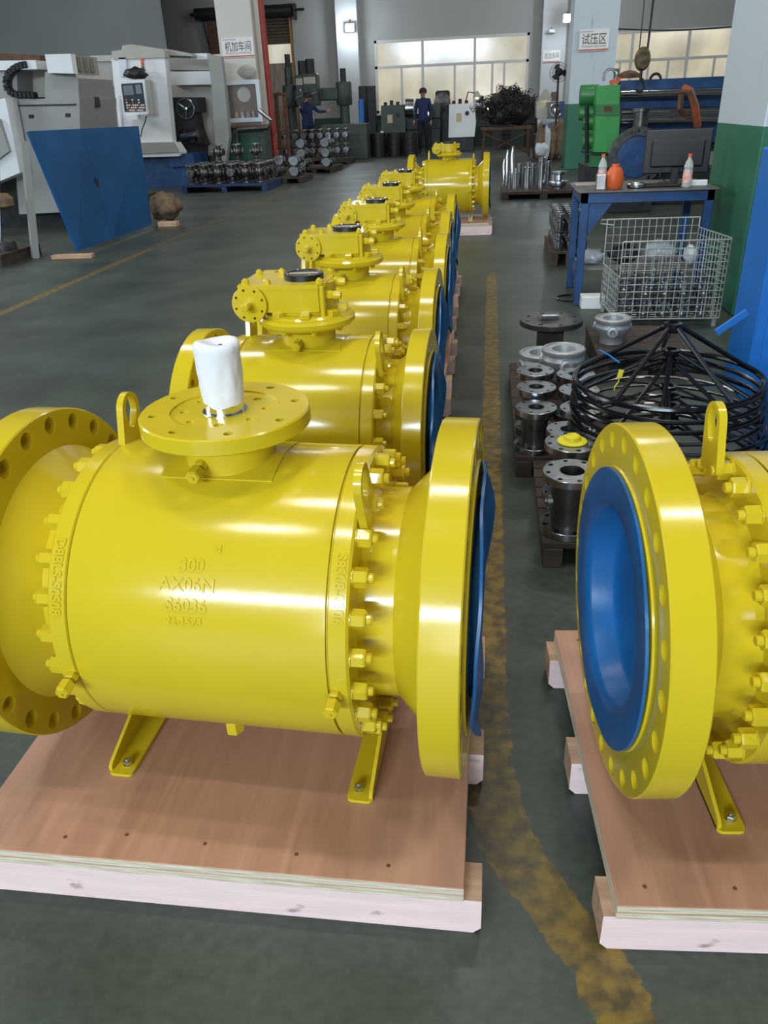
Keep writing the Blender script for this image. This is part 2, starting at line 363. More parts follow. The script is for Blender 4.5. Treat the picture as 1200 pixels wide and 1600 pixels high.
def window(name, x0, x1, z0, z1, cols, zt, lows, sill=True):
    e = struct(empty(name, ((x0+x1)/2, BW, z0))); ox = (x0+x1)/2
    m = MB(); t = .09
    def bar(a, b, c, d, y0=-.03, y1=.07): m.b2((a-ox, y0, c-z0), (b-ox, y1, d-z0))
    bar(x0, x1, z0, z0+t); bar(x0, x1, z1-t, z1); bar(x0, x0+t, z0, z1); bar(x1-t, x1, z0, z1); bar(x0, x1, zt-t/2, zt+t/2)
    for c in cols: bar(c-t/2, c+t/2, z0, z1, -.04, .08)
    for c in lows: bar(c-.04, c+.04, z0, zt, -.01, .05)
    m.build('window_frame', GLASSP, e, smooth=False)
    xs = [x0]+cols+[x1]
    for i in range(len(xs)-1):
        mm = MB(); mm.b2((xs[i]+t/2-ox, .03, zt+t/2-z0), (xs[i+1]-t/2-ox, .045, z1-t-z0)); mm.build('pane', WING, e, smooth=False)
        lo = [xs[i]]+[l for l in lows if xs[i] < l < xs[i+1]]+[xs[i+1]]
        for k in range(len(lo)-1):
            mm = MB(); mm.b2((lo[k]+.04-ox, .02, t), (lo[k+1]-.04-ox, .035, zt-t/2-z0)); mm.build('pane', WING, e, smooth=False)
    mm = MB(); mm.b2((x0-.08-ox, -.14, -.07), (x1+.08-ox, .1, 0)); mm.build('window_sill', GLASSP, e, smooth=False)
window('window_1', wx0, wx1, wz0, wz1, [-2.62, -.68], 2.80, [-3.42, -1.42, -.02, .42])
window('window_2', vx0, vx1, vz0, vz1, [4.97, 6.93], 2.62, [4.6, 5.6, 6.3, 7.9])
m = MB(); m.b2((-7.4, BW-.02, 0), (12, BW-.001, 1.18)); struct(m.build('trim_4', pm('dark_green_dado', (.018, .05, .035), .6), smooth=False))
# dark partition wall on the left, behind the grey machining centre
pL = at(256, 40, 27)
m = MB(); m.b2((-16, 27, 0), (pL.x, 27.15, 8)); struct(m.build('wall_partition', WALLD, smooth=False))
# cable conduit on the partition corner
m = MB(); m.cyl((pL.x+.08, 26.95, 0), (pL.x+.08, 26.95, 8), .05, seg=8); struct(m.build('trim_1', DARK))
# pilasters of the back wall
for i, (a, b) in enumerate(((527, 560), (847, 884))):
    p, q = at(a, 60, 32.9), at(b, 60, 32.9)
    m = MB(); m.b2((p.x, 32.75, 0), (q.x, BW, 8)); struct(m.build('trim_%d' % (i+2), pm('pilaster_paint%d' % i, (.52, .54, .55), .7), smooth=False))
# columns
m = MB(); m.b2((1.83, 6.1, 0), (3.0, 7.33, 8), ch=.01); struct(m.build('column', COLM, smooth=False))
cm = at(892, 100, 20.5); cmr = at(965, 60, 20.5)
m = MB(); m.b2((cm.x, 20.5, 0), (cmr.x, 21.5, 8), ch=.01); struct(m.build('column', COLM2, smooth=False))
cl = at(341, 60, 20.5); clr = at(396, 60, 20.5)
m = MB(); m.b2((cl.x, 20.5, 0), (clr.x, 21.5, 8), ch=.01); struct(m.build('column', pm('left_column_paint', (.60, .60, .53), .6), smooth=False))

# painted floor lines
def ribbon(name, pts, cover):
    """pts: (x, y, halfwidth, cover at centre)"""
    me = bpy.data.meshes.new(name); vs = []; fs = []; cv = []; K = 6
    for (x, y, hw, c) in pts:
        for k in range(K+1):
            u = k/K*2-1; vs.append((x+u*hw, y, .0003)); cv.append(c*min(1, (1-abs(u))*1.9+.30))
    for i in range(len(pts)-1):
        for k in range(K): a = i*(K+1)+k; fs.append((a, a+1, a+K+2, a+K+1))
    me.from_pydata(vs, [], fs); me.materials.append(LINE); at_ = me.attributes.new('cover', 'FLOAT', 'POINT')
    for i, c in enumerate(cv): at_.data[i].value = c
    o = bpy.data.objects.new(name, me); COL.objects.link(o); struct(o); return o
pts = [(.30, .72, .075, .50), (.285, .85, .08, .55), (.26, .93, .085, .6), (.205, 1.02, .09, .64), (.14, 1.11, .09, .64), (.085, 1.2, .09, .60), (.05, 1.32, .085, .56), (.038, 1.5, .075, .52)]
y = 1.7
while y < 7.9: pts.append((.036, y, .062, .55)); y += .3
pts += [(.036, 8.05, .05, .35), (.036, 8.3, .04, .1)]
ribbon('floor_line', pts, 1)
ribbon('floor_line', [(-4.30, y_, .062, .66 if y_ < 9.7 else .42) for y_ in [3+.35*i for i in range(45)]], 1)

# ------------------------------------------------------------------ hex parts
def hexnut_mesh(w, h, stud, mat, name='nut'):
    m = MB(); r = w/2/math.cos(pi/6)
    P = [(r*.9, 0), (r, h*.06), (r, h*.88), (r*.88, h)]
    m.lathe([(0, 0)]+P+[(0, h)], 6)
    m.lathe([(w*.60, -.001), (w*.60, .003), (0, .003)], 18)
    if stud: m.lathe([(0, h+stud), (w*.25, h+stud), (w*.30, h+stud*.75), (w*.30, h)], 12)
    return m.mesh(name, mat, ang=25)
NUT = hexnut_mesh(.034, .030, .011, YEL)
NUTS = hexnut_mesh(.020, .014, .004, YEL, 'bolt_head')
SBOLT = hexnut_mesh(.020, .012, .005, CHROME, 'bolt')
def fitting_mesh():
    m = MB(); m.lathe([(0, 0), (.014, 0), (.014, .014), (.009, .018), (.009, .026)], 6)
    m.lathe([(.013, .022), (.0155, .024), (.0155, .048), (.013, .052), (0, .052)], 6)
    m.lathe([(.004, .052), (.004, .055), (0, .055)], 8); return m.mesh('fitting', YEL, ang=25)
FIT = fitting_mesh()
DRAIN = MB().lathe([(.020, 0), (.022, .002), (.022, .040), (.018, .045), (0, .045)], 6).mesh('drain_plug', YEL, ang=25)

MESHES = {}
CREAMP = pm('indicator_cream', (.5, .42, .25), .5)
def lug_mesh(Rb, t=.015, top=.108, w=.038, foot=.043):
    """plate in the local XY plane: X = tangential, Y = radial outward from the rim"""
    N = 14; out = []; 
    out.append((-foot, -.03)); 
    cy = top-w
    for k in range(N+1): a = pi-pi*k/N; out.append((w*math.cos(a), cy+w*math.sin(a)))
    out.append((foot, -.03))
    hole = []; hw, hh = .024, .036; hc = cy-.006
    n = len(out)
    for (x, y) in out:
        d = Vector((x, y-hc)); a = math.atan2(d.y/hh, d.x/hw); hole.append((hw*math.cos(a), hc+hh*math.sin(a)))
    # add bottom mid points so the hole stays round below
    m = MB(); vs = []; fs = []
    # densify the bottom edge
    bot = [(foot*(1-2*k/5), -.03) for k in range(1, 5)]
    out2 = out+bot; hole2 = hole+[(hw*math.cos(a), hc+hh*math.sin(a)) for a in [math.atan2((y-hc)/hh, x/hw) for x, y in bot]]
    n = len(out2)
    for z in (-t/2, t/2): vs += [(x, y, z) for x, y in out2]+[(x, y, z) for x, y in hole2]
    for i in range(n):
        j = (i+1) % n
        fs.append((i, j, n+j, n+i)); fs.append((2*n+i, 3*n+i, 3*n+j, 2*n+j)); fs.append((i, 2*n+i, 2*n+j, j)); fs.append((n+i, n+j, 3*n+j, 3*n+i))
    m.add(vs, fs); return m.mesh('lifting_lug', YEL, ang=40)

BIG = dict(Rf=.385, L=.515, th=.076, Rb=.32, Br=.303, Sr=.262, h=.406, rbc=.353, rh=.0205, nh=24, rn=.230, cone0=.372, cone=.298, nr=.295, nn=24, footx=.285, hubr=.105)
SML = dict(Rf=.327, L=.41, th=.063, Rb=.306, Br=.256, Sr=.214, h=.375, rbc=.294, rh=.016, nh=20, rn=.225, cone0=.30, cone=.255, nr=.281, nn=20, footx=.225, hubr=.115)

def valve_meshes(key, p):
    if key in MESHES: return MESHES[key]
    d = {}; h = p['h']; A = TR((0, 0, h)) @ RX
    R, S_ = p['Rb'], p['Sr']; g = .0025
    d['body'] = MB().lathe([(R-.004, -S_+g), (R-.0005, -S_+g), (R, -S_+g+.003), (R, S_-g-.003), (R-.0005, S_-g), (R-.004, S_-g)], 96, A).mesh('body', YEL)
    for sg, nm in ((1, 'R'), (-1, 'L')):
        A = TR((0, 0, h)) @ (RX if sg > 0 else RXN); B = p['Br']; rn = p['rn']
        x1 = p['L']-p['th']
        prof = [(R-.006, S_-g), (R-.006, S_+.001), (R-.003, S_+g*.4), (R, S_+g+.001), (R, B-.005), (R-.005, B), (rn+.010, B), (rn, B+.012), (rn, p['cone0']), (p['cone'], x1)]
        d['closure'+nm] = MB().lathe(prof, 96, A).mesh('end_closure', YEL)
        m = MB(); m.drilled(p['Rf'], p['cone'], x1, p['L'], p['nh'], p['rbc'], p['rh'], pi/p['nh'], A)
        m.lathe([(p['cone'], p['L']), (p['cone']-.002, p['L']+.004), (p['cone']*.74, p['L']+.004), (p['cone']*.74, p['L']-.10), (0, p['L']-.10)], 72, A)
        d['flange'+nm] = m.mesh('flange', YEL)
    for sg, nm in ((1, 'R'), (-1, 'L')):
        A = TR((0, 0, h)) @ (RX if sg > 0 else RXN); o = p['L']+.006; rc = p['cone']-.003
        sd = 1.3 if sg > 0 else 4.0
        def wob(a, r, z, rc=rc, sd=sd, o=o):
            if r > rc*.97:
                k = noise.noise(Vector((math.cos(a)*1.6+sd, math.sin(a)*1.6, sd)))
                return r*(1+.010*k), z+max(0, (.006 if sg > 0 else .0015)+(.026 if sg > 0 else .004)*k+(.006 if sg > 0 else .001)*math.sin(3*a+sd))
            if r > rc*.8: return r, z+.004*math.sin(4*a+sd)
            return r, z
        prof = [(rc, o), (rc*1.0, o+.006), (rc*.9, o+.007), (rc*.78, o+.006), (rc*.725, o+.001), (rc*.70, o-.010), (rc*.67, o-.055), (rc*.63, o-.066), (rc*.3, o-.070), (0, o-.069)]
        d['cover'+nm] = MB().lathe(prof, 72, A, wob).mesh('flange_cover', BLUEC, ang=50)
    # saddle feet: plate with an upturned outer web
    for sg, nm in ((1, 'R'), (-1, 'L')):
        x = p['footx']*sg; m = MB(); wd = .058
        yl = .245
        pl = []
        def rr(cx, cy, a0, a1, r=.012): return [(cx+r*math.cos(a0+(a1-a0)*k/4), cy+r*math.sin(a0+(a1-a0)*k/4)) for k in range(5)]
        xo, xi = x+sg*wd/2, x-sg*wd/2; lo, hi = min(xo, xi), max(xo, xi)
        poly = rr(hi-.012, yl-.012, 0, pi/2)+rr(lo+.012, yl-.012, pi/2, pi)+rr(lo+.012, -yl+.012, pi, 1.5*pi)+rr(hi-.012, -yl+.012, 1.5*pi, 2*pi)
        m.prism(poly, 0, .008)
        zt = h-math.sqrt(R*R-.1*.1)+.006
        zb = h-R
        wp = [(-yl+.008, 0), (-yl+.008, .018), (-yl+.016, .026), (-.10, zb*.84), (-.05, zb+.006), (0, zb+.003), (.05, zb+.006), (.10, zb*.84), (yl-.016, .026), (yl-.008, .018), (yl-.008, 0)]
        W = Matrix(((0, 0, 1, 0), (1, 0, 0, 0), (0, 1, 0, 0), (0, 0, 0, 1)))
        m.prism(wp, min(xo, xo-sg*.008), max(xo, xo-sg*.008), W)
        d['foot'+nm] = m.mesh('support_foot', YEL)
    d['lug'] = lug_mesh(R)
    MESHES[key] = d; return d

def cyl_patch(m, hx, hy, R, h):
    """flat machined seat lying on the body round the neck"""
    n = 8; r = R+.0025; vs = []
    for i in range(n+1):
        y = -hy+2*hy*i/n
        for x in (-hx, hx): vs.append((x, y, h+math.sqrt(r*r-y*y)))
    k = len(vs); vs += [(x, y, z-.004) for x, y, z in vs]
    fs = [(2*i, 2*i+1, 2*i+3, 2*i+2) for i in range(n)]
    fs += [(2*i, 2*i+2, k+2*i+2, k+2*i) for i in range(n)]+[(2*i+1, 2*i+3, k+2*i+3, k+2*i+1) for i in range(n)]+[(0, 1, k+1, k), (2*n, 2*n+1, k+2*n+1, k+2*n)]
    m.add(vs, fs)
def valve(p, key, loc, rz, label, group, op, phase=0.0, lugs=(78, 117), lugx=(-.262, .316)):
    d = valve_meshes(key, p); e = empty('ball_valve', (loc[0], loc[1], loc[2]+.0008), rz); tag(e, label, 'valve', group); h = p['h']
    link('body', d['body'], e)
    for sg, nm in ((1, 'R'), (-1, 'L')):
        c = link('end_closure', d['closure'+nm], e); link('flange', d['flange'+nm], e)
        cv = link('flange_cover', d['cover'+nm], e); cv['label'] = 'blue plastic flange cover with a dished centre'
        fo_ = link('support_foot', d['foot'+nm], e)
        for sy in (-1, 1):
            b = link('bolt', SBOLT, fo_, (p['footx']*sg-sg*.006, sy*.212, .008), (0, 0, .4*sy)); b['label'] = 'bright steel hex bolt'
        for k in range(p['nn']):
            a = 2*pi*(k+.5)/p['nn']
            q = (Matrix.Rotation(a, 4, 'X') @ (RX if sg > 0 else RXN)).to_euler()
            link('nut', NUT, e, (sg*(p['Br']-.0005), p['nr']*math.cos(a), h+p['nr']*math.sin(a)), (q.x+random.uniform(0, 0), q.y, q.z))
        # grease fitting on the closure rim, towards the aisle front
        a = math.radians(188 if sg < 0 else 186); rr = p['Rb']-.002
        M = TR((sg*(p['Sr']+.012), rr*math.cos(a), h+rr*math.sin(a))) @ Vector((0, math.cos(a), math.sin(a))).to_track_quat('Z', 'Y').to_matrix().to_4x4()
        f = link('grease_fitting', FIT, e); f.matrix_local = M
        a = math.radians(lugs[0] if sg < 0 else lugs[1]); rr = p['Rb']
        # plate: tangential x, radial y, thickness along valve axis
        rad = Vector((0, math.cos(a), math.sin(a))); tan = Vector((0, -math.sin(a), math.cos(a))); ax = tan.cross(rad)
        M = Matrix((tan, rad, ax)).transposed().to_4x4(); M.translation = Vector(((lugx[0] if sg < 0 else lugx[1])*p['Br']/.303, rr*rad.y, h+rr*rad.z))
        lg = link('lifting_lug', d['lug'], e); lg.matrix_local = M
    dp = link('drain_plug', DRAIN, e, (-.022, -.155, h-math.sqrt(p['Rb']**2-.155**2)+.008), (pi, 0, 0))
    zt = h+p['Rb']
    if op == 'stem':
        m = MB(); m.lathe([(.094, zt-.05), (.094, zt+.015), (.102, zt+.05), (.102, zt+.068)], 48)
        cyl_patch(m, .118, .1, p['Rb'], h); m.build('stem_housing', YEL, e)
        z1 = .825; t = .034
        m = MB(); m.drilled(.174, .112, z1-t, z1, 8, .145, .0095, pi/8); m.lathe([(.112, z1-t), (.05, z1-t)], 48)
        m.lathe([(.112, z1), (.112, z1-.004)], 64); m.drilled(.112, .046, z1-.012, z1-.004, 8, .084, .0095, .2, ch=0.0, through=False)
        m.build('mounting_flange', YEL, e)
        m = MB(); m.lathe([(.046, z1-.012), (.046, z1-.002), (.0395, z1-.002), (.0395, z1+.03), (.034, z1+.03), (.034, z1+.122), (.030, z1+.127), (0, z1+.127)], 40); s_ = m.build('stem', CHROME, e); s_['label'] = 'bright machined valve stem'
        def wob(a, r, z):
            k = noise.noise(Vector((math.cos(a)*2.2, math.sin(a)*2.2, z*24))); k2 = noise.noise(Vector((math.cos(a)*6, math.sin(a)*6, z*60)))
            zz = z+(.004*math.sin(2*a+1)+.0015*math.sin(5*a) if z < z1+.03 else .0025*math.sin(2*a) if z > z1+.12 else 0)
            return (r+.0035*k+.0018*k2 if r > .02 else r), zz
        pr = [(.0385, z1+.016), (.041, z1+.016)]+[(.0425+.003*(i/9), z1+.016+.108*i/9) for i in range(1, 10)]+[(.0455, z1+.132), (.041, z1+.139), (.032, z1+.141), (.020, z1+.134), (.012, z1+.129)]
        wr = MB().lathe(pr, 48, wob=wob).build('wrapping', WRAP, s_, ang=60); wr['label'] = 'white cloth wrapping round the stem'
        f = link('grease_fitting', FIT, e); f.matrix_local = TR((-.028, -.092, zt+.012)) @ Vector((0, -1, -.12)).to_track_quat('Z', 'Y').to_matrix().to_4x4()
    else:
        dz = op
        z0 = .735+dz
        m = MB(); m.lathe([(.090, zt-.05), (.090, zt+.015), (.096, z0-.006), (.096, z0+.004)], 48); cyl_patch(m, .125, .1, p['Rb'], h); m.build('stem_housing', YEL, e)
        f = link('grease_fitting', FIT, e); f.matrix_local = TR((-.01, -.088, zt+.010)) @ Vector((0, -1, -.1)).to_track_quat('Z', 'Y').to_matrix().to_4x4()
        for k in range(8):
            a = 2*pi*(k+.5)/8; link('bolt_head', NUTS, e, (.128*math.cos(a), .128*math.sin(a), z0+.001), (pi, 0, a))
        # gearbox: parts of its own under the valve
        m = MB(); m.lathe([(.10, z0), (.150, z0), (.158, z0+.008), (.160, z0+.022), (.152, z0+.030), (.138, z0+.033), (.132, z0+.040), (.105, z0+.043), (.098, z0+.05)], 56)
        for k in range(8):
            a = 2*pi*(k+.25)/8; M = Matrix.Rotation(a, 4, 'Z') @ TR((.118, 0, z0+.046)); m.box((0, 0, 0), (.038, .034, .020), M, ch=.004)
        m.lathe([(.104, z0+.04), (.100, z0+.135), (.092, z0+.140), (0, z0+.141)], 48)
        gb = m.build('gearbox_base', YEL, e)
        m = MB()
        poly = [(-.188, -.100), (-.188, .085), (-.09, .105), (0, .108), (.06, .10), (.085, .06), (.085, -.07), (.066, -.098), (0, -.112), (-.06, -.108)]
        m.prism(poly, z0+.055, z0+.128)
        poly2 = [(x*1.025, y*1.03) for x, y in poly]; m.prism(poly2, z0+.128, z0+.141)
        m.box((-.155, -.09, z0+.075), (.07, .05, .07), ch=.01)
        m.box((.078, -.085, z0+.085), (.014, .03, .10), ch=.003)
        gh = m.build('gearbox_housing', YEL, e, ang=25)
        for (x, y) in [(-.172, -.082), (-.172, .07), (-.098, -.088), (-.098, .085), (.07, -.082), (.07, .075), (0, .095)]: link('bolt_head', NUTS, gh, (x, y, z0+.140), (0, 0, x*9))
        zi = .819+dz
        m = MB(); m.drilled(.057, .02, 0, .008, 8, .046, .0042, .3, FR(-.155, -.112, zi), ch=.001); m.lathe([(.02, .008), (.018, .011), (.012, .011)], 24, FR(-.155, -.112, zi)); m.lathe([(.057, 0), (.04, -.03)], 24, FR(-.155, -.112, zi))
        m.build('input_flange', YEL, e)
        m = MB(); m.lathe([(.0125, .005), (.0125, .055), (.010, .058), (0, .058)], 20, FR(-.155, -.112, zi)); m.build('input_shaft', YEL, e)
        for (yy, zz) in ((-.06, .835+dz), (.02, .86+dz)):
            m = MB(); M = TR((.08, yy, zz)) @ RX; m.lathe([(.014, 0), (.015, .004), (.015, .022), (.012, .026), (.012, .034)], 6, M); m.lathe([(.0125, .026), (.0145, .032), (.012, .052), (0, .056)], 14, M); m.build('stop_bolt', YEL, e)
        m = MB(); m.lathe([(.058, z0+.139), (.064, z0+.141), (.064, z0+.158), (.061, z0+.160), (.052, z0+.160), (.050, z0+.157), (0, z0+.157)], 40); cp = m.build('position_indicator', BLKP, e); cp['label'] = 'black round position indicator cap with a pale window'
        m = MB(); m.box((0, 0, z0+.158), (.094, .014, .0022), rz=.1, ch=.0005); m.build('pointer', CREAMP, cp)
        for k in range(4):
            a = k*pi/2+.6; link('screw', SCREW, cp, (.055*math.cos(a), .055*math.sin(a), z0+.159))
    return e
def FR(x, y, z): return TR((x, y, z)) @ FRONT
SCREW = MB().lathe([(0, .003), (.003, .003), (.0036, 0), (0, 0)], 6).mesh('screw', CHROME)

def pallet(x0, x1, y0, label, rz=0.0, depth=.87, beam=.10, h=.14, left_ext=0.0, right_ext=.035, group=None, origin=None):
    cx = (x0+x1)/2 if origin is None else origin; e = empty('pallet', (cx, y0, 0), rz); tag(e, label, 'pallet', group)
    a, b = x0-cx, x1-cx
    t = (h-beam)/2
    for i in range(2):
        m = MB(); m.b2((a, 0, beam+i*t+.0004), (b, depth, beam+(i+1)*t), ch=.0015); o = m.build('plywood_sheet', PLY, e, smooth=False)
        o.data.materials.append(PLYE)
        for f in o.data.polygons:
            if abs(f.normal.z) < .5: f.material_index = 1
    for i, yy in enumerate((.0, .39, .775)):
        X0, X1 = a-left_ext, b+right_ext; c = .016
        yy0 = yy+.006; yy1 = yy0+.088; zb = beam-.0005
        poly = [(X0+c, 0), (X1-c, 0), (X1, c), (X1, zb), (X0, zb), (X0, c)]
        m = MB(); m.prism([(x, z) for x, z in poly], -yy1, -yy0, FRONT @ Matrix.Identity(4)); o = m.build('timber_runner', PINK, e, smooth=False)
        o.data.materials.append(TIMB)
        for f in o.data.polygons:
            if abs(f.normal.y) < .5: f.material_index = 1
    # nail heads along the plywood
    nm = MESHES.setdefault('nail', MB().lathe([(.0045, 0), (.004, .0008), (0, .0010)], 8).mesh('nail', RUST))
    rr = random.Random(int(abs(x0*1000)))
    for yy in (.05, .44, .82):
        x = a+.06
        while x < b-.03:
            link('nail', nm, e, (x, yy+rr.uniform(-.012, .012), h+.0002)); x += rr.uniform(.12, .2)
    return e

# ------------------------------------------------------------------ yellow ball valves on their pallets
GR = 'yellow ball valves with gearboxes in the left row'
V1 = valve(BIG, 'big', (-.528, 1.44, .14), -.047, 'largest foreground yellow ball valve with a white wrapped stem and no gearbox', None, 'stem')
pallet(-1.092, -.018, .992, 'pink-edged plywood pallet under the valve with the wrapped stem', left_ext=.03)
PR = valve(BIG, 'big', (.790, 1.441, .14), .09, 'yellow ball valve at the right edge, its dished blue flange cover facing the aisle', None, 'stem', lugx=(-.332, .3))
pallet(.273, 1.33, .985, 'plywood pallet at the right edge under the valve with the blue cover showing', rz=.066, left_ext=.022, origin=.273)
row = [(-.592, 2.51, -.03, 'yellow geared ball valve directly behind the valve with the wrapped stem'),
       (-.632, 3.59, -.03, 'yellow geared ball valve, second of the geared ones from the front'),
       (-.642, 4.69, -.03, 'yellow geared ball valve, third of the geared ones from the front'),
       (-.674, 5.71, -.02, 'yellow geared ball valve, fourth of the geared ones counted from the front'),
       (-.690, 6.87, -.02, 'yellow geared ball valve, fifth geared one, last before the gap in the row')]
pl = ['plywood pallet under the first geared yellow valve behind the wrapped stem', 'plywood pallet under the second geared yellow valve from the front', 'plywood pallet under the third geared yellow valve from the front',
      'plywood pallet under the fourth geared yellow valve from the front', 'plywood pallet under the fifth geared yellow valve, before the gap']
for i, (x, y, rz, lab) in enumerate(row):
    valve(SML, 'small', (x, y, .14), rz, lab, None, 0.0)
    pallet(x-.46, x+.415, y-.435, pl[i], left_ext=.02)
valve(BIG, 'big', (-.53, 10.86, .145), 0, 'rearmost yellow ball valve standing alone at the far end of the row', None, .03)
pallet(-1.04, .0, 10.41, 'pink pallet under the lone rearmost yellow valve', h=.145, beam=.11)

# stamped lettering on the big valve
def cyl_text(s, size, x0, ang, R, parent, h, along=True, ext=.0016, bold=.0008):
    vs, fs = text_mesh(s, size, ext, bold); m = MB(); out = []
    for (x, y, z) in vs:
        if along: X = x0+x; a = math.radians(ang)-y/R
        else: X = x0+y; a = math.radians(ang)+x/R if along is False else 0
        r = R+z+.0004; out.append((X, r*math.cos(a), h+r*math.sin(a)))
    m.add(out, fs); o = m.build('stamped_lettering', YEL, parent, ang=20); return o
for s_, sz, x_, a_ in (('-1', .018, .045, 136), ('300', .034, -.005, 142.3), ('AX06N', .036, -.012, 149), ('S6036', .034, -.012, 156), ('22-1573', .022, -.016, 161.5)):
    cyl_text(s_, sz, x_, a_, BIG['Rb'], V1, BIG['h'])
cyl_text('D8BLS-S0S08', .028, -.283, 149, BIG['Rb'], V1, BIG['h'], along=False)
cyl_text('S8S08-0806', .028, .283, 147, BIG['Rb'], V1, BIG['h'], along=False)

# ------------------------------------------------------------------ right side: handwheels, bare valves, basket, table
def handwheel_mesh(R=.365, hub=.21):
    rim = MB(); rim.tube([(R*math.cos(2*pi*k/72), R*math.sin(2*pi*k/72), 0) for k in range(72)], .0125, 8, True); rim = rim.mesh('rim', BLACK)
    sp = MB(); sp.tube([(.03, 0, hub), (R*.97, 0, .004)], .0095, 8); sp = sp.mesh('spoke', pm('spoke_black_paint', (.004, .005, .006), .26, spec=.35))
    hb = MB().lathe([(.018, hub-.018), (.032, hub-.018), (.034, hub-.01), (.034, hub+.016), (.020, hub+.020), (.018, hub-.018)], 20).mesh('hub', BLACK)
    return rim, sp, hb
RIM, SPK, HUB = handwheel_mesh()
wl = ['topmost black handwheel of the stack, tied with a yellow tag'] + ['black handwheel %s from the top of the stack behind the right valve' % k for k in ('second', 'third', 'fourth', 'fifth', 'sixth', 'seventh')] + ['lowest black handwheel at the bottom of the stack']
for i in range(8):
    e = empty('handwheel', (.735+.004*i+(.012 if i > 3 else 0), 3.15+.003*i, .475-.043*i)); e.rotation_euler = (.018, -.02 if i < 4 else .01, (0, .5, .08, .58, .12, .44, .04, .5)[i])
    s = 1.0+.012*i if i < 4 else 1.065; e.scale = (s, s, 1 if i == 0 else .72 if i < 3 else .42); tag(e, wl[i], 'handwheel', 'black handwheels stacked behind the right valve')
    link('rim', RIM, e); link('hub', HUB, e)
    for k in range(5): link('spoke', SPK, e, (0, 0, 0), (0, 0, 2*pi*k/5+.2))
m = MB(); c = at(966, 582, 3.02); m.box((0, 0, 0), (.020, .003, .034), ch=.001); t_ = m.build('paper_tag', pm('yellow_tag', (.72, .62, .04), .6), None); t_.location = c+Vector((0, -.05, .01)); t_.rotation_euler = (0, .2, .15)
tag(t_, 'small yellow tag tied to the top handwheel', 'tag')
m = MB(); a_ = Vector((0, 0, -.012)); m.tube([a_, a_+Vector((.004, .004, -.02)), a_+Vector((-.008, -.004, -.04)), a_+Vector((-.004, .0, -.055))], .0022, 6); m.build('tag_string', t_.data.materials[0], t_)
p0, p1 = at(937, 547, 3.2), at(968, 567, 3.1); m = MB(); m.tube([p0, (p0+p1)/2+Vector((0, 0, .004)), p1], .0035, 6); tag(m.build('cable_tie', BLUEB), 'blue cable tie across the rim of the top handwheel', 'cable tie')

def flanged_body(name, H, R, rb, mat, n=8, side=False, bulge=0.0, seg=36, spec=None):
    e = empty(name); t = .028
    mb = MB(); k = rb+bulge
    mb.lathe([(rb*.62, H-.03), (rb*.62, H-.002), (rb*.62, H)], seg)
    mb.lathe([(rb, t), (k, t+.03), (k*1.0, H*.5), (k, H-t-.03), (rb, H-t)], seg)
    if side:
        M = TR((-k*.9, 0, H*.5)) @ RXN; mb.lathe([(.030, -.02), (.030, .02), (.022, .022), (.022, .028), (0, .028)], 16, M)
    mb.build('body', mat, e)
    for z in (0, H-t):
        f = MB(); f.drilled(R, rb*.64, z, z+t, n, R*.83, R*.085, .2, ch=.002, wall_in=True)
        if z == 0: pass
        f.build('flange', STEEL, e)
    m2 = MB(); m2.lathe([(rb*.63, H-.001), (rb*.60, H-.012), (rb*.60, H-.10), (0, H-.10)], seg); m2.build('bore', STEEL, e)
    return e
pb = []
def put(o, x, y, z, lab, cat, group=None, rz=0): o.location = (x, y, z); o.rotation_euler = (0, 0, rz); return tag(o, lab, cat, group)
bodyA = flanged_body('flanged_casting', .235, .104, .068, DSTEEL, 8, True)
put(bodyA, .312, 2.535, .10, 'bare steel flanged valve body nearest the right yellow valve, with an open top flange', 'valve body', 'bare valve bodies on the old pallets')
bb = copy_tree(bodyA); put(bb, .335, 2.80, .10, 'bare steel flanged valve body closed by a yellow plastic cap', 'valve body', 'bare valve bodies on the old pallets')
m = MB(); m.lathe([(.056, 0), (.056, .004), (.034, .008), (.030, .022), (.024, .026), (.022, .018), (0, .018)], 36); yc = m.build('dust_cap', pm('yellow_cap_plastic', (.80, .70, .02), .4)); yc.location = (.335, 2.80, .3365)
tag(yc, 'yellow plastic dust cap lying on a bare steel flange beside the handwheels', 'cap')
sm = flanged_body('flanged_casting', .20, .092, .056, DSTEEL, 6, False)
labs = ['small dull steel flanged valve body on the old pallet beside the handwheels']
for i, (x, y, z) in enumerate([(.345, 3.02, .10), (.415, 3.235, .13), (.425, 3.445, .15), (.225, 3.28, .10), (.235, 3.49, .145), (.43, 3.66, .16), (.24, 3.70, .17)]):
    o = sm if i == 0 else copy_tree(sm)
    o.location = (x, y, z if i in (0, 3) else .10); o.scale = (1, 1, 1+(z-.10)*2.5 if i not in (0, 3) else 1)
    tag(o, 'small dull flanged casting beside the handwheels, ' + ['right row, just behind the yellow cap', 'right row, second from front', 'right row, third from front', 'left row, nearest the front', 'left row, second from front', 'right row, farthest back', 'left row, farthest back'][i], 'casting', 'small valve bodies beside the handwheels')
def casting(name, s=1.0):
    e = empty(name); m = MB()
    m.lathe([(.075, 0), (.075, .03), (.085, .05), (.105, .075), (.110, .10), (.098, .125), (.092, .13)], 36)
    for a in (0, 2.1, 4.2):
        M = Matrix.Rotation(a, 4, 'Z') @ TR((.095, 0, .085)) @ RX; m.lathe([(.034, -.02), (.034, .022), (.027, .026), (.018, .026), (.018, .0)], 18, M)
    m.build('body', CAST, e)
    m = MB(); m.lathe([(.06, .125), (.108, .128), (.112, .135), (.112, .150), (.106, .156), (.092, .158), (.088, .152), (.060, .15), (.056, .10), (0, .10)], 40); m.build('flange', CAST, e)
    return e
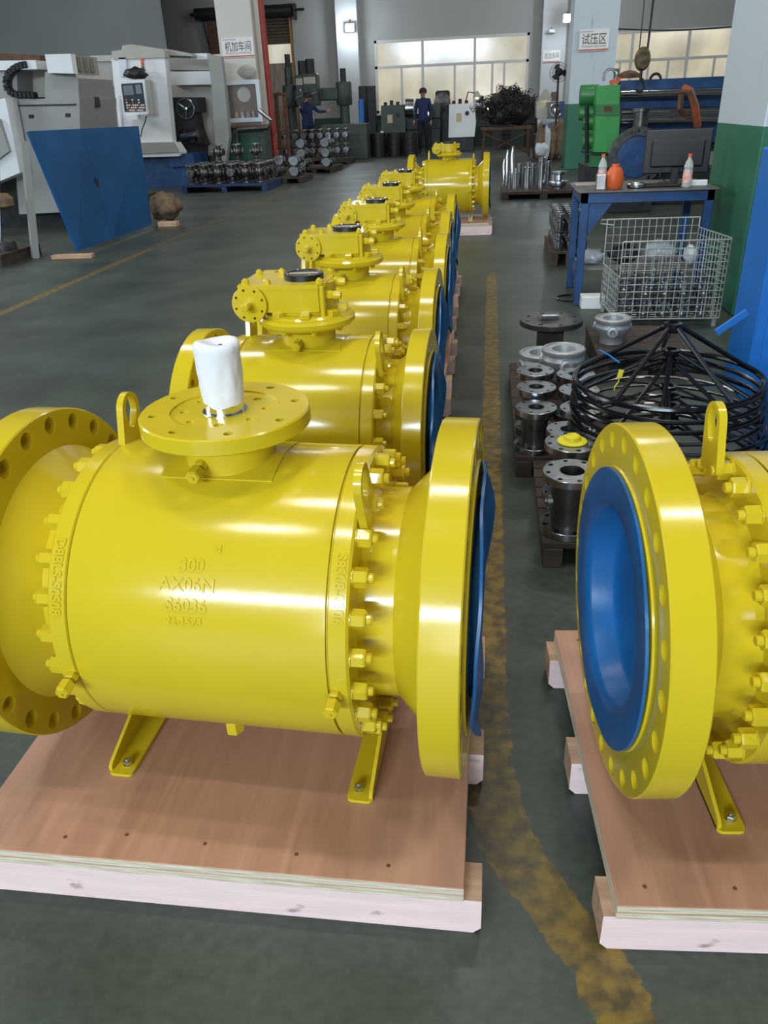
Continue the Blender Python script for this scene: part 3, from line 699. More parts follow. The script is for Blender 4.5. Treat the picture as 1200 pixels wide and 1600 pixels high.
ca = casting('cast_housing'); put(ca, .40, 4.02, .2, 'grey cast housing with an open round top at the end of the old pallet', 'casting', None, .6)
cb = copy_tree(ca); put(cb, .775, 4.90, .1405, 'grey cast housing with side bosses in front of the wire basket', 'casting', None, 2.5)
cc = copy_tree(ca); m = MB(); m.b2((-.08, -.08, 0), (.08, .08, .0992), ch=.004); o = m.build('wooden_block', OLDW); o.location = (.40, 4.02, .1003); tag(o, 'dark wooden block under the taller cast housing on the old pallet', 'block')
put(cc, .31, 4.37, .10, 'lower grey cast housing behind its taller neighbour on the old pallet', 'casting', None, 1.5); cc.scale = (1.1, 1.1, .85)
m = MB(); m.drilled(.20, .09, 0, .035, 8, .16, .014, .3); m.lathe([(.09, 0), (.09, .035), (.07, .038), (0, .038)], 32); pf = m.build('blind_flange', DSTEEL); pf.location = (.41, 5.05, .215); tag(pf, 'wide grey steel blind flange lying on a block near the old pallet', 'flange')
m = MB(); m.box((0, 0, .1075), (.16, .16, .2145), ch=.006); o = m.build('wooden_block', OLDW); o.location = (.41, 5.07, 0); tag(o, 'dark wooden block under the wide steel blind flange', 'block')
m = MB(); m.box((0, 0, .012), (.11, .05, .024), ch=.004); o = m.build('steel_bar', CHROME); o.location = (.40, 5.03, .2535); o.rotation_euler = (0, 0, .1); tag(o, 'short bright steel bar lying on the blind flange', 'bar')
def oldpallet(x0, x1, y0, y1, h, label, n=6):
    e = empty('pallet', ((x0+x1)/2, (y0+y1)/2, 0)); tag(e, label, 'pallet'); cx, cy = (x0+x1)/2, (y0+y1)/2
    wv = (y1-y0)/n
    for i in range(n):
        m = MB(); m.b2((x0-cx, y0-cy+i*wv+.006, h-.022), (x1-cx, y0-cy+(i+1)*wv-.006, h), ch=.002); m.build('plank', OLDW, e, smooth=False)
    for x in (x0+.04, cx, x1-.04):
        m = MB(); m.b2((x-.035-cx, y0-cy, 0), (x+.035-cx, y1-cy, h-.0225), ch=.003); m.build('runner', OLDW, e, smooth=False)
    return e
oldpallet(.215, 1.2, 2.42, 3.16, .10, 'dark old wooden pallet under the handwheel stack', 8)
oldpallet(.14, .62, 3.18, 4.60, .10, 'dark old wooden pallet under the double row of small valve bodies', 9)
oldpallet(.66, 1.2, 4.62, 5.3, .14, 'dark old wooden pallet in front of the wire basket', 5)
# wire basket
def basket():
    FL, FR_, BL, BR = Vector((.93, 5.78, 0)), Vector((1.655, 5.80, 0)), Vector((.885, 6.32, 0)), Vector((1.56, 6.34, 0))
    c0 = (FL+FR_+BL+BR)/4; e = empty('wire_basket', c0); tag(e, 'galvanised wire mesh basket full of turned steel parts before the blue table', 'basket')
    def panel(name, A, B, h, nx, nz, z0=.06):
        m = MB(); r = .0028
        for i in range(nx+1):
            p = A.lerp(B, i/nx)-c0; rr = .005 if i in (0, nx) else r
            m.tube([(p.x, p.y, z0), (p.x, p.y, h)], rr, 5)
        for k in range(nz+1):
            z = z0+(h-z0)*k/nz; rr = .005 if k in (0, nz) else r
            a, b = A-c0, B-c0; m.tube([(a.x, a.y, z), (b.x, b.y, z)], rr, 5)
        return m.build(name, WIRE, e)
    panel('front_panel', FL, FR_, .60, 13, 11); panel('rear_panel', BL, BR, .68, 13, 11); panel('side_panel', FR_, BR, .61, 11, 11); panel('side_panel', FL, BL, .36, 11, 7); panel('floor_panel', FL, BL, .07, 2, 1, .06)
    m = MB(); 
    for i in range(9):
        a = FL.lerp(BL, i/8)-c0; b = FR_.lerp(BR, i/8)-c0; m.tube([(a.x, a.y, .06), (b.x, b.y, .06)], .0035, 5)
    m.build('floor_grid', WIRE, e)
    for q in (FL, FR_, BL, BR):
        p = q-c0; m = MB(); m.cyl((p.x*.94, p.y*.9, 0), (p.x*.94, p.y*.9, .058), .018, seg=10); m.build('foot', WIRE, e)
    m = MB(); p = BL-c0; m.tube([(p.x, p.y, .68), (p.x-.045, p.y-.01, .68), (p.x-.05, p.y-.01, .655), (p.x+.05, p.y-.01, .64)], .005, 6); m.build('hook', WIRE, e)
basket()
m = MB(); m.lathe([(0, 0), (.030, 0), (.030, .012), (.052, .014), (.054, .020), (.052, .030), (.024, .032), (.024, .045), (.048, .047), (.048, .060), (.022, .063), (.020, .085), (.036, .088), (.036, .098), (.015, .100), (.014, .135), (.010, .140), (0, .140)], 20)
BALLP = m.mesh('turned_shaft', STEEL)
k = 0
for lay in range(2):
    for r_ in range(3):
        for c_ in range(5):
            x = 1.0+.135*c_+(.02 if r_ % 2 else 0)-.015*r_; y = 5.86+.15*r_; z = .0655+lay*.142
            if lay == 1 and (r_ == 0 and c_ == 0 or r_ == 2 and c_ > 2): continue
            o = link('turned_shaft', BALLP, None, (x, y, z), (0, 0, k)); tag(o, 'turned steel stem with stepped collars standing in the wire basket', 'machined part', 'turned steel stems in the wire basket'); k += 1
def crumple(name, c, r, mat, label, cat, sc=(1, 1, 1), amp=.35, f=2.5, sd=0, group=None, sub=3):
    bm = bmesh.new(); bmesh.ops.create_icosphere(bm, subdivisions=sub, radius=r)
    for v in bm.verts:
        n = noise.noise(v.co.normalized()*f+Vector((sd, 0, 0))); n2 = noise.noise(v.co.normalized()*f*3+Vector((sd, 5, 0)))
        v.co *= 1+amp*n+amp*.4*n2; v.co = Vector((v.co.x*sc[0], v.co.y*sc[1], v.co.z*sc[2]))
    zmin = min(v.co.z for v in bm.verts)
    for v in bm.verts: v.co.z -= zmin
    me = bpy.data.meshes.new(name); bm.to_mesh(me); bm.free(); me.materials.append(mat)
    me.polygons.foreach_set('use_smooth', [True]*len(me.polygons)); o = bpy.data.objects.new(name, me); COL.objects.link(o); o.location = c
    return tag(o, label, cat, group)
crumple('plastic_bag', (1.50, 6.22, .36), .07, FILM, 'crumpled clear plastic bag inside the wire basket', 'bag', (.7, 1, 1))

# blue work table
def table():
    x0, x1, y0, y1, H = .70, 1.68, 6.50, 7.25, .865; cx, cy = (x0+x1)/2, (y0+y1)/2
    e = empty('work_table', (cx, cy, 0)); tag(e, 'blue steel work table with a dirty grey top and a monitor on it', 'table')
    m = MB(); m.b2((x0-cx-.03, y0-cy-.03, H-.012), (x1-cx+.03, y1-cy+.03, H), ch=.003); m.build('table_top', pm('grimy_steel_top', (.14, .14, .13), .45, .3, var=.5, vscale=5), e, smooth=False)
    m = MB()
    for (a, b) in (((x0, y0), (x1, y0+.05)), ((x0, y1-.05), (x1, y1)), ((x0, y0), (x0+.05, y1)), ((x1-.05, y0), (x1, y1))):
        m.b2((a[0]-cx, a[1]-cy, H-.085), (b[0]-cx, b[1]-cy, H-.0125))
    m.build('frame', BLUES, e, smooth=False)
    for (x, y) in ((x0+.03, y0+.03), (x0+.03, y1-.03), (x1-.03, y0+.03), (x1-.03, y1-.03)):
        m = MB(); m.box((x-cx, y-cy, (H-.086)/2), (.06, .06, H-.086), ch=.004); m.build('leg', BLUES, e, smooth=False)
    m = MB(); g = [(0, 0), (.22, 0), (0, -.24)]
    m.prism([(x0+.06-cx, H-.09), (x0+.24-cx, H-.09), (x0+.06-cx, H-.34)], -(y0+.04-cy), -(y0+.034-cy), FRONT); m.build('gusset', BLUES, e, smooth=False)
    m = MB(); m.b2((x0-cx, y0-cy+.06, .20), (x0+.05-cx, y1-cy-.06, .25)); m.b2((x0+.05-cx, y1-.06-cy, .2), (x1-.05-cx, y1-.02-cy, .25)); m.build('stretcher', BLUES, e, smooth=False)
    m = MB(); m.b2((x0+.05-cx, y0-cy+.16, .25), (x1-.06-cx, y1-cy-.06, .262)); m.build('shelf', pm('shelf_board', (.25, .25, .23), .7, var=.3), e, smooth=False)
table()
TZ = .8655
def monitor():
    e = empty('monitor', (1.455, 6.92, TZ)); tag(e, 'black flat computer monitor seen from behind on the blue table', 'monitor')
    e.rotation_euler = (0, 0, -.06); W, H = .50, .315; z0 = .075
    m = MB(); m.box((0, 0, z0+H/2), (W, .028, H), ch=.008); m.build('screen_housing', BLKP, e)
    m = MB(); m.box((0, -.026, z0+H*.46), (W*.80, .026, H*.62), ch=.012); m.build('rear_cover', BLKP, e)
    m = MB(); m.box((0, -.041, z0+H*.75), (W*.8, .003, .006)); m.build('vent', DARK, e, smooth=False)
    m = MB(); m.box((0, -.02, .06), (.06, .02, .12), ch=.004); m.build('stand', BLKP, e)
    m = MB(); m.box((0, 0, .006), (.22, .17, .012), ch=.004); m.build('stand_base', BLKP, e)
    m = MB(); m.tube([(-.1, -.03, .12), (-.12, -.06, .05), (-.05, -.09, .012), (.1, -.11, .006), (.2, -.2, .006)], .004, 6); m.build('cable', BLKP, e)
monitor()
def bottle(x, y, h, lab):
    e = empty('drink_bottle', (x, y, TZ)); tag(e, lab, 'bottle'); r = h*.145
    m = MB(); m.lathe([(0, .004), (r*.7, 0), (r, .01), (r, h*.5), (r*.86, h*.56), (r, h*.62), (r*.75, h*.76), (r*.36, h*.87), (r*.36, h*.92)], 24); m.build('bottle_body', PLAST, e)
    m = MB(); m.lathe([(r*1.01, h*.16), (r*1.015, h*.17), (r*1.015, h*.48), (r*1.01, h*.49)], 24); m.build('label', LABEL, e)
    m = MB(); m.lathe([(r*.42, h*.90), (r*.42, h*.99), (0, h)], 18); m.build('cap', ORANGE, e)
bottle(.875, 6.78, .24, 'clear drink bottle with an orange cap beside the orange can on the table')
bottle(1.478, 6.56, .235, 'clear drink bottle with a red and white label in front of the monitor')
m = MB(); m.b2((-.035, -.035, 0), (.035, .035, .11), ch=.004); o = m.build('metal_box', STEEL); o.location = (.845, 6.60, TZ); tag(o, 'small upright metal box on the near left corner of the table', 'box')
m = MB(); m.lathe([(0, 0), (.05, 0), (.062, .02), (.068, .07), (.060, .12), (.042, .15), (.03, .155), (.03, .175), (0, .175)], 24, wob=lambda a, r, z: (r*(1+.10*math.sin(2*a)), z)); o = m.build('orange_can', ORANGE); o.location = (.955, 6.64, TZ); tag(o, 'scuffed round orange can on the table', 'can')
m = MB(); m.lathe([(0, 0), (.062, 0), (.070, .008), (.070, .026), (.060, .036), (.05, .030), (0, .030)], 30); o = m.build('metal_dish', STEEL); o.location = (1.125, 6.66, TZ); tag(o, 'round shiny metal dish lying on the table by the orange can', 'dish')
crumple('plastic_bag', (1.02, 7.05, TZ), .055, FILM, 'crumpled plastic bag behind the metal dish on the table', 'bag', (1, .8, .9), sd=3)
m = MB(); m.b2((-.11, -.08, 0), (.11, .08, .012), ch=.002); o = m.build('notebook', pm('pale_board', (.30, .28, .24), .7)); o.location = (.80, 7.0, TZ); tag(o, 'thin grimy board on the back left corner of the table', 'board')
m = MB(); m.box((0, 0, .012), (.30, .11, .02), ch=.004); m.build
o = m.build('keyboard', BLKP); o.location = (1.30, 6.68, TZ); tag(o, 'black keyboard lying in front of the monitor stand', 'keyboard')
m = MB(); m.box((0, 0, .02), (.12, .05, .04), ch=.004); o = m.build('paper_pack', PAPER); o.location = (1.60, 6.70, TZ); tag(o, 'small white packet beside the monitor', 'packet')
# things under the table
for i, (x, y, s_, mt, lb) in enumerate([(.86, 6.85, .09, FILM, 'grey crumpled plastic bundle at the left end of the table shelf'), (1.12, 6.85, .11, DARK, 'dark bundle on the table shelf left of the middle'), (1.40, 6.84, .12, FILM, 'shiny crumpled bundle on the right half of the table shelf')]):
    crumple('bundle', (x, y, .263), s_, mt, lb, 'bundle', (1.1, 1, .7), sd=i+7)
m = MB(); m.b2((-.09, -.07, 0), (.09, .07, .10), ch=.006); o = m.build('white_box', PAPER); o.location = (.835, 6.42, .001); tag(o, 'white cardboard box on the floor left of the wire basket', 'box')
e = empty('hose_coil', (.72, 6.33, .008)); 
bpy.data.objects.remove(e)
m = MB(); m.tube([(.12*math.cos(t/6), .12*math.sin(t/6), .006+.0001*t) for t in range(60)], .006, 6); o = m.build('hose_coil', BLACK); o.location = (.70, 6.72, .001); tag(o, 'thin black hose coiled on the floor between the table legs', 'hose')

# blue cabinet at the right edge with a brace
e = empty('blue_cabinet', (1.80, 4.4, 0)); tag(e, 'bright blue steel cabinet cut off by the right edge of the photo', 'cabinet')
m = MB(); m.box((0, 0, .62), (.82, .40, 1.24), ch=.008); m.build('body', BLUEB, e, smooth=False)
m = MB(); m.box((0, -.203, .62), (.72, .006, 1.12), ch=.002); m.build('door', BLUEB, e, smooth=False)
p0, p1 = at(1119, 520, 4.185), at(1168, 487, 4.185); m = MB(); d = p1-p0
m.box((0, 0, 0), (d.length, .02, .035), Matrix.Translation((p0+p1)/2-Vector((1.80, 4.4, 0))) @ Matrix.Rotation(-math.atan2(d.z, d.x), 4, 'Y'), ch=.002); m.build('brace', BLUEB, e, smooth=False)
# machine hose / dark parts right of the wheels
crumple('swarf_heap', (1.40, 3.6, 0), .16, DARK, 'dark heap of scrap right of the handwheel stack', 'heap', (1, 1, .8), amp=.5, f=4, sd=2)

# ================================================================== background of the hall
# ------------------------------------------------------------------ signs
def sign(px0, py0, px1, py1, Y, lines, label, size, en=None, bar=True):
    a = at(px0, py1, Y); b = at(px1, py0, Y); W = b.x-a.x; H = b.z-a.z
    e = empty('wall_sign', ((a.x+b.x)/2, Y, (a.z+b.z)/2)); tag(e, label, 'sign')
    m = MB(); m.box((0, 0, 0), (W, .02, H), ch=.002); m.build('board', PAPER, e, smooth=False)
    vs, fs = text_mesh(lines, size, .001); xs = [v[0] for v in vs]; ys = [v[1] for v in vs]
    sc = W*.82/(max(xs)-min(xs)); sy = H*.50/(max(ys)-min(ys)); cx = (max(xs)+min(xs))/2; cy = (max(ys)+min(ys))/2
    m = MB(); m.add([((x-cx)*sc, (y-cy)*sy+H*.06, z) for x, y, z in vs], fs, TR((0, -.0115, 0)) @ FRONT); m.build('lettering', INK, e, smooth=False)
    if en:
        vs, fs = text_mesh(en, size, .001); xs = [v[0] for v in vs]; ys = [v[1] for v in vs]; sc = W*.8/(max(xs)-min(xs)); cx = (max(xs)+min(xs))/2
        m = MB(); m.add([((x-cx)*sc, y*sc*1.0-H*.27, z) for x, y, z in vs], fs, TR((0, -.0115, 0)) @ FRONT); m.build('small_lettering', pm('sign_grey_ink', (.3, .3, .32), .6), e, smooth=False)
    m = MB(); m.box((0, -.011, -H*.44), (W, .004, H*.06)); m.build('red_bar', REDINK, e, smooth=False)
    m = MB(); m.box((-W*.26, -.011, H*.40), (W*.42, .003, H*.07)); m.build('grey_logo_bar', pm('sign_grey_bar', (.5, .52, .55), .6), e, smooth=False)
sign(349, 57, 395, 91, 20.47, '机加车间', 'white sign with black Chinese lettering and a red base line on the left column', .2, 'Machining workshop')
sign(904, 44, 953, 81, 20.47, '试压区', 'white sign with three black Chinese characters on the green and white column', .2, 'Pressure test area')
sign(848, 78, 876, 98, 32.73, '机加车间', 'small distant white sign with Chinese lettering on the far pilaster beside the window', .2, None)

# ------------------------------------------------------------------ wall flood lamps
for i, (px, py, Y, lab) in enumerate([(546, 43, 32.5, 'glaring white flood lamp on the left far pilaster'), (888, 28, 31.8, 'glaring white flood lamp high beside the middle column')]):
    c = at(px, py, Y); e = empty('flood_lamp', c); tag(e, lab, 'lamp')
    m = MB(); m.box((0, .05, 0), (.34, .10, .26), ch=.02); m.build('housing', MWHITE, e)
    m = MB(); m.box((0, -.005, 0), (.28, .01, .2), ch=.003); m.build('lens', LAMPM, e)
    m = MB(); m.tube([(0, .09, 0), (0, .09, .2), (0, 32.74-Y if i == 0 else .9, .25)], .02, 6); m.build('bracket', DARK, e)
    l = bpy.data.lights.new('flood_light', 'POINT'); l.energy = 70; l.color = (.75, .87, 1); l.shadow_soft_size = .12
    lo = bpy.data.objects.new('flood_light', l); COL.objects.link(lo); lo.location = c+Vector((0, -.25, -.05))
# security camera on pilaster
c = at(862, 46, 32.6); e = empty('security_camera', c); tag(e, 'small white security camera on the far pilaster above the small sign', 'camera')
m = MB(); m.lathe([(0, 0), (.12, .0), (.13, .03), (.10, .10), (0, .13)], 16, TR((0, 0, -.1))); m.build('dome', MWHITE, e)
m = MB(); m.tube([(0, 0, 0), (0, .1, .05), (0, .15, .05)], .02, 6); m.build('arm', DARK, e)

# ------------------------------------------------------------------ shutter door in the back wall
e = struct(empty('door_1', (-9.15, 33.3, 0)))
m = MB(); m.b2((-1.6, .06, 0), (1.6, .12, 3.1)); m.build('door_panel', FADED, e, smooth=False)
for k in range(10):
    m = MB(); m.b2((-1.6, .02, 3.75+k*.105), (1.6, .09, 3.75+k*.105+.09), ch=.012); m.build('slat', BROWN, e, smooth=False)
for x in (-1.62, 1.55):
    m = MB(); m.b2((x, -.06, 0), (x+.07, .05, 4.9)); m.build('guide_rail', pm('orange_rail', (.30, .14, .04), .6), e, smooth=False)
for k in range(3):
    m = MB(); m.b2((-1.6+k*1.07, .08, 3.12), (-1.6+(k+1)*1.07-.05, .10, 3.74)); m.build('pane', WING, e, smooth=False)
for x in (-.4, .75, 1.62):
    c = MB(); c.cyl((x-.12, -.25, 4.78), (x+.12, -.25, 4.78), .02, seg=6)
m = MB(); m.cyl((-1.75, -.22, 4.78), (1.75, -.22, 4.78), .20, seg=20); m.build('shutter_roll', DARK, e)
m = MB(); m.cyl((1.75, -.22, 4.78), (2.2, -.22, 4.78), .045, seg=8); m.box((1.85, -.22, 4.72), (.06, .34, .5)); m.build('roll_bracket', DARK, e, smooth=False)
# roller drive left of the column
c = at(320, 22, 33.05); e = empty('shutter_motor', c); e.scale = (1.24, 1.24, 1.24); tag(e, 'dark shutter motor and bracket high on the wall left of the left column', 'motor')
m = MB(); m.cyl((-.3, 0, 0), (.3, 0, 0), .16, seg=16); m.cyl((-.45, 0, 0), (-.3, 0, 0), .04, seg=8); m.build('motor_drum', DARK, e)
m = MB(); m.box((.18, .02, -.55), (.3, .06, 1.0)); m.build('bracket', RUST, e, smooth=False)
m = MB(); m.tube([(-.1, 0, -.1), (-.05, 0, -.5), (.05, 0, -1.1)], .02, 5); m.build('cable', DARK, e)
# red water pipe beside the left column
c0 = at(409, 20, 20.7); m = MB(); m.cyl((c0.x, 20.7, 0), (c0.x, 20.7, 8), .07, seg=14); o = m.build('red_pipe', RED); tag(o, 'red vertical water pipe standing beside the left column', 'pipe')
# rusty conduit bends at the pipe foot
m = MB(); a = at(404, 172, 19.6); b = at(424, 188, 19.6); d = at(418, 200, 19.6); g = at(372, 203, 19.6)
m.tube([a, b, d, g, Vector((g.x-.05, g.y, g.z-.08)), Vector((g.x-.06, g.y, .002))], .05, 8); tag(m.build('bent_pipe', STEEL), 'pair of bent steel pipes before the red pipe', 'pipe')
# brown frame standing right of the column
a = at(428, 150, 22); b = at(455, 240, 22); e = empty('steel_stand', ((a.x+b.x)/2, 22, 0)); tag(e, 'rusty open steel stand right of the red pipe', 'stand'); W = b.x-a.x
for sx in (-W/2, W/2-.1):
    m = MB(); m.box((sx+.05, 0, a.z/2), (.10, .10, a.z), ch=.01); m.build('post', RUST, e, smooth=False)
m = MB(); m.b2((-W/2, -.06, a.z), (W/2, .06, a.z+.07)); m.b2((-W/2, -.03, .6), (W/2, .03, .66)); m.build('crossbar', RUST, e, smooth=False)

# ------------------------------------------------------------------ blue leaning panel on the left
e = empty('blue_door_sheet', (-5.05, 10.55, .06)); tag(e, 'big blue steel door panel leaning on edge beside the left yellow floor line', 'panel')
BL, BR_, TL, TRr = Vector((-5.05, 9.41, .06)), Vector((-5.03, 11.72, .06)), Vector((-5.345, 9.41, 1.405)), Vector((-5.02, 11.75, 1.40))
TRr = Vector((-5.12, 12.05, 1.385))
n_ = (BR_-BL).cross(TL-BL).normalized()
if n_.x < 0: n_ = -n_
o3 = Vector((-5.05, 10.55, .06)); m = MB()
mid0 = BL.lerp(BR_, .42); mid1 = TL.lerp(TRr, .42)
def slab(m, q, t):
    vs = [p-o3 for p in q]+[p-o3-n_*t for p in q]; m.add(vs, [(0, 1, 2, 3), (7, 6, 5, 4), (0, 4, 5, 1), (1, 5, 6, 2), (2, 6, 7, 3), (3, 7, 4, 0)])
slab(m, [BL, mid0, mid1, TL], .035); m.build('panel_leaf', BLUEP, e, smooth=False)
m = MB(); g = (BR_-BL).normalized()*.006; slab(m, [mid0+g, BR_, TRr, mid1+g], .032); m.build('panel_leaf', BLUEP, e, smooth=False)
m = MB(); q = mid0.lerp(mid1, .52)+n_*.006-o3; m.box(q, (.012, .07, .11), ch=.003); m.build('lock_plate', DARK, e)
c = BL.lerp(BR_, .0); m = MB(); m.box((0, 0, .024), (.5, .11, .046), ch=.003); o = m.build('timber_offcut', TIMB); o.location = (-5.05, 9.25, 0); o.rotation_euler = (0, 0, .1); tag(o, 'pale timber offcut under the near corner of the blue panel', 'timber')
m = MB(); m.box((0, 0, .035), (.30, .14, .07), ch=.006); o = m.build('timber_offcut', TIMB); o.location = (-4.88, 12.0, 0); tag(o, 'short grey timber block at the far corner of the blue panel', 'timber')
crumple('swarf_heap', (-5.1, 12.5, 0), .25, CLOTH, 'brown heap behind the far end of the blue panel', 'heap', (1, 1, .8), sd=9)
m = MB(); m.cyl((-.17, 0, .0), (.03, 0, 1.30), .055, .055, 4); o = m.build('steel_post', MGREY, smooth=False); o.location = (-5.42, 9.33, .002); tag(o, 'grey steel post propping the blue panel at its near edge', 'post')
# left edge pallet and pole
oldpallet(-6.9, -5.68, 8.75, 9.65, .13, 'worn wooden pallet at the left edge beside the blue panel', 6)
e = empty('pole_stand', (-5.86, 9.15, .1305)); tag(e, 'thin steel pole on a round base standing on the left edge pallet', 'stand')
m = MB(); m.lathe([(0, 0), (.15, 0), (.15, .06), (.13, .10), (0, .10)], 24); m.build('base', DARK, e)
m = MB(); m.cyl((-.02, 0, .10), (.30, 0, 1.36), .014, seg=10); m.build('pole', STEEL, e)
m = MB(); m.lathe([(0, .46), (.10, .46), (.17, .50), (.17, .58), (.12, .63), (0, .64)], 20, TR((.08, 0, 0))); m.build('reel', CLOTH, e)
m = MB(); m.box((.27, 0, 1.36), (.10, .06, .08), ch=.01); m.build('clamp', STEEL, e)

# ------------------------------------------------------------------ machining centre at the left edge
def cncA():
    Y = 12.0; e = empty('machining_centre', (-8.2, 13.2, 0)); tag(e, 'big grey machining centre behind the blue panel at the left edge', 'machine'); O = Vector((-8.2, 13.2, 0))
    def quad(pts, y0, d): # polygon of photo pixels at depth y0 extruded back by d
        m = MB(); P = [at(x, y, y0)-O for x, y in pts]
        m.prism([(p.x, max(p.z, 0)) for p in P], -(y0+d-O.y), -(y0-O.y), FRONT); return m
    quad([(15, 155), (124, 153), (128, 330), (30, 335)], Y, 1.25).build('lower_cabinet', MGREY, e, smooth=False)
    quad([(70, 112), (112, 110), (122, 122), (123, 153.5), (70, 155)], Y+.05, 1.15).build('upper_cabinet', MGREY, e, smooth=False)
    quad([(71, 86), (109, 85), (114, 115), (76, 115)], Y+.0, .85).build('vented_box', MGREY, e, smooth=False)
    quad([(70, 85), (110, 84), (115, 115), (75, 114)], Y-.15, .14).build('white_panel', MWHITE, e, smooth=False)
    quad([(-70, 96), (55, 94), (58, 108), (-70, 112)], Y-.02, .8).build('top_rail', MWHITE, e, smooth=False)
    quad([(-90, 112), (26, 110), (28, 155), (70, 156), (70, 168), (-90, 165)], Y+.06, 1.2).build('front_wall', MGREY, e, smooth=False)
    quad([(27, 109), (68, 108), (74, 152), (30, 152)], Y+.5, .5).build('recess_wall', MCREAM, e, smooth=False)
    quad([(-90, 155), (0, 155), (8, 153), (31, 270), (-40, 300), (-90, 310)], Y-.35, .3).build('sliding_door', MWHITE, e, smooth=False)
    quad([(-90, 190), (-2, 186), (14, 236), (-20, 262), (-90, 280)], Y-.42, .06).build('door_window', MGREY, e, smooth=False)
    quad([(-90, 300), (30, 268), (60, 262), (118, 300), (120, 372), (-90, 420)], Y+.25, 1.0).build('base', DARK, e, smooth=False)
    for (x, y) in ((49, 182), (106, 180)): quad([(x-4, y-3), (x+4, y-3), (x+4, y+3), (x-4, y+3)], Y-.005, .02).build('socket', DARK, e, smooth=False)
    quad([(25, 164), (118, 162), (118, 164.5), (25, 166)], Y-.02, .02).build('trim_strip', DARK, e, smooth=False)
    vp = at(111.5, 98, Y)-O
    for k in range(3):
        m = MB(); m.box((vp.x+.005, vp.y+.22+k*.2, vp.z-.01), (.02, .11, .19), ch=.003); m.build('vent_grille', pm('vent_green_grey', (.16, .17, .13), .6), e, smooth=False)
    lp = at(126, 162, Y)-O; m = MB(); m.box((lp.x, lp.y+.55, lp.z+.02), (.03, .12, .14), ch=.004); m.build('latch', DARK, e, smooth=False)
    path = [(50, 101), (38, 103), (26, 110), (18, 120), (17, 132), (20, 142), (30, 148), (50, 148.5), (68, 149)]
    P = [at(x, y, Y+.1)-O for x, y in path]; pts = []
    for i in range(len(P)-1):
        n = max(2, int((P[i+1]-P[i]).length/.055))
        for k in range(n): pts.append(P[i].lerp(P[i+1], k/n))
    for i in range(len(pts)-1):
        p, q = pts[i], pts[i+1]; d = q-p; m = MB(); ang = math.atan2(d.z, d.x)
        m.box((0, 0, 0), (d.length*.92, .12, .085), Matrix.Translation((p+q)/2-Vector((0, .1, 0))) @ Matrix.Rotation(-ang, 4, 'Y'), ch=.008); m.build('chain_link', BLKP, e, smooth=False)
cncA()
m = MB(); a = at(-30, 86, 13.5); b = at(68, 92, 13.5); m.box((0, 0, 0), ((b-a).length, .2, .09)); o = m.build('red_beam', RUST); o.location = (a+b)/2; o.rotation_euler = (0, math.atan2(a.z-b.z, b.x-a.x), 0); tag(o, 'rusty red beam lying along the top behind the grey machining centre', 'beam')

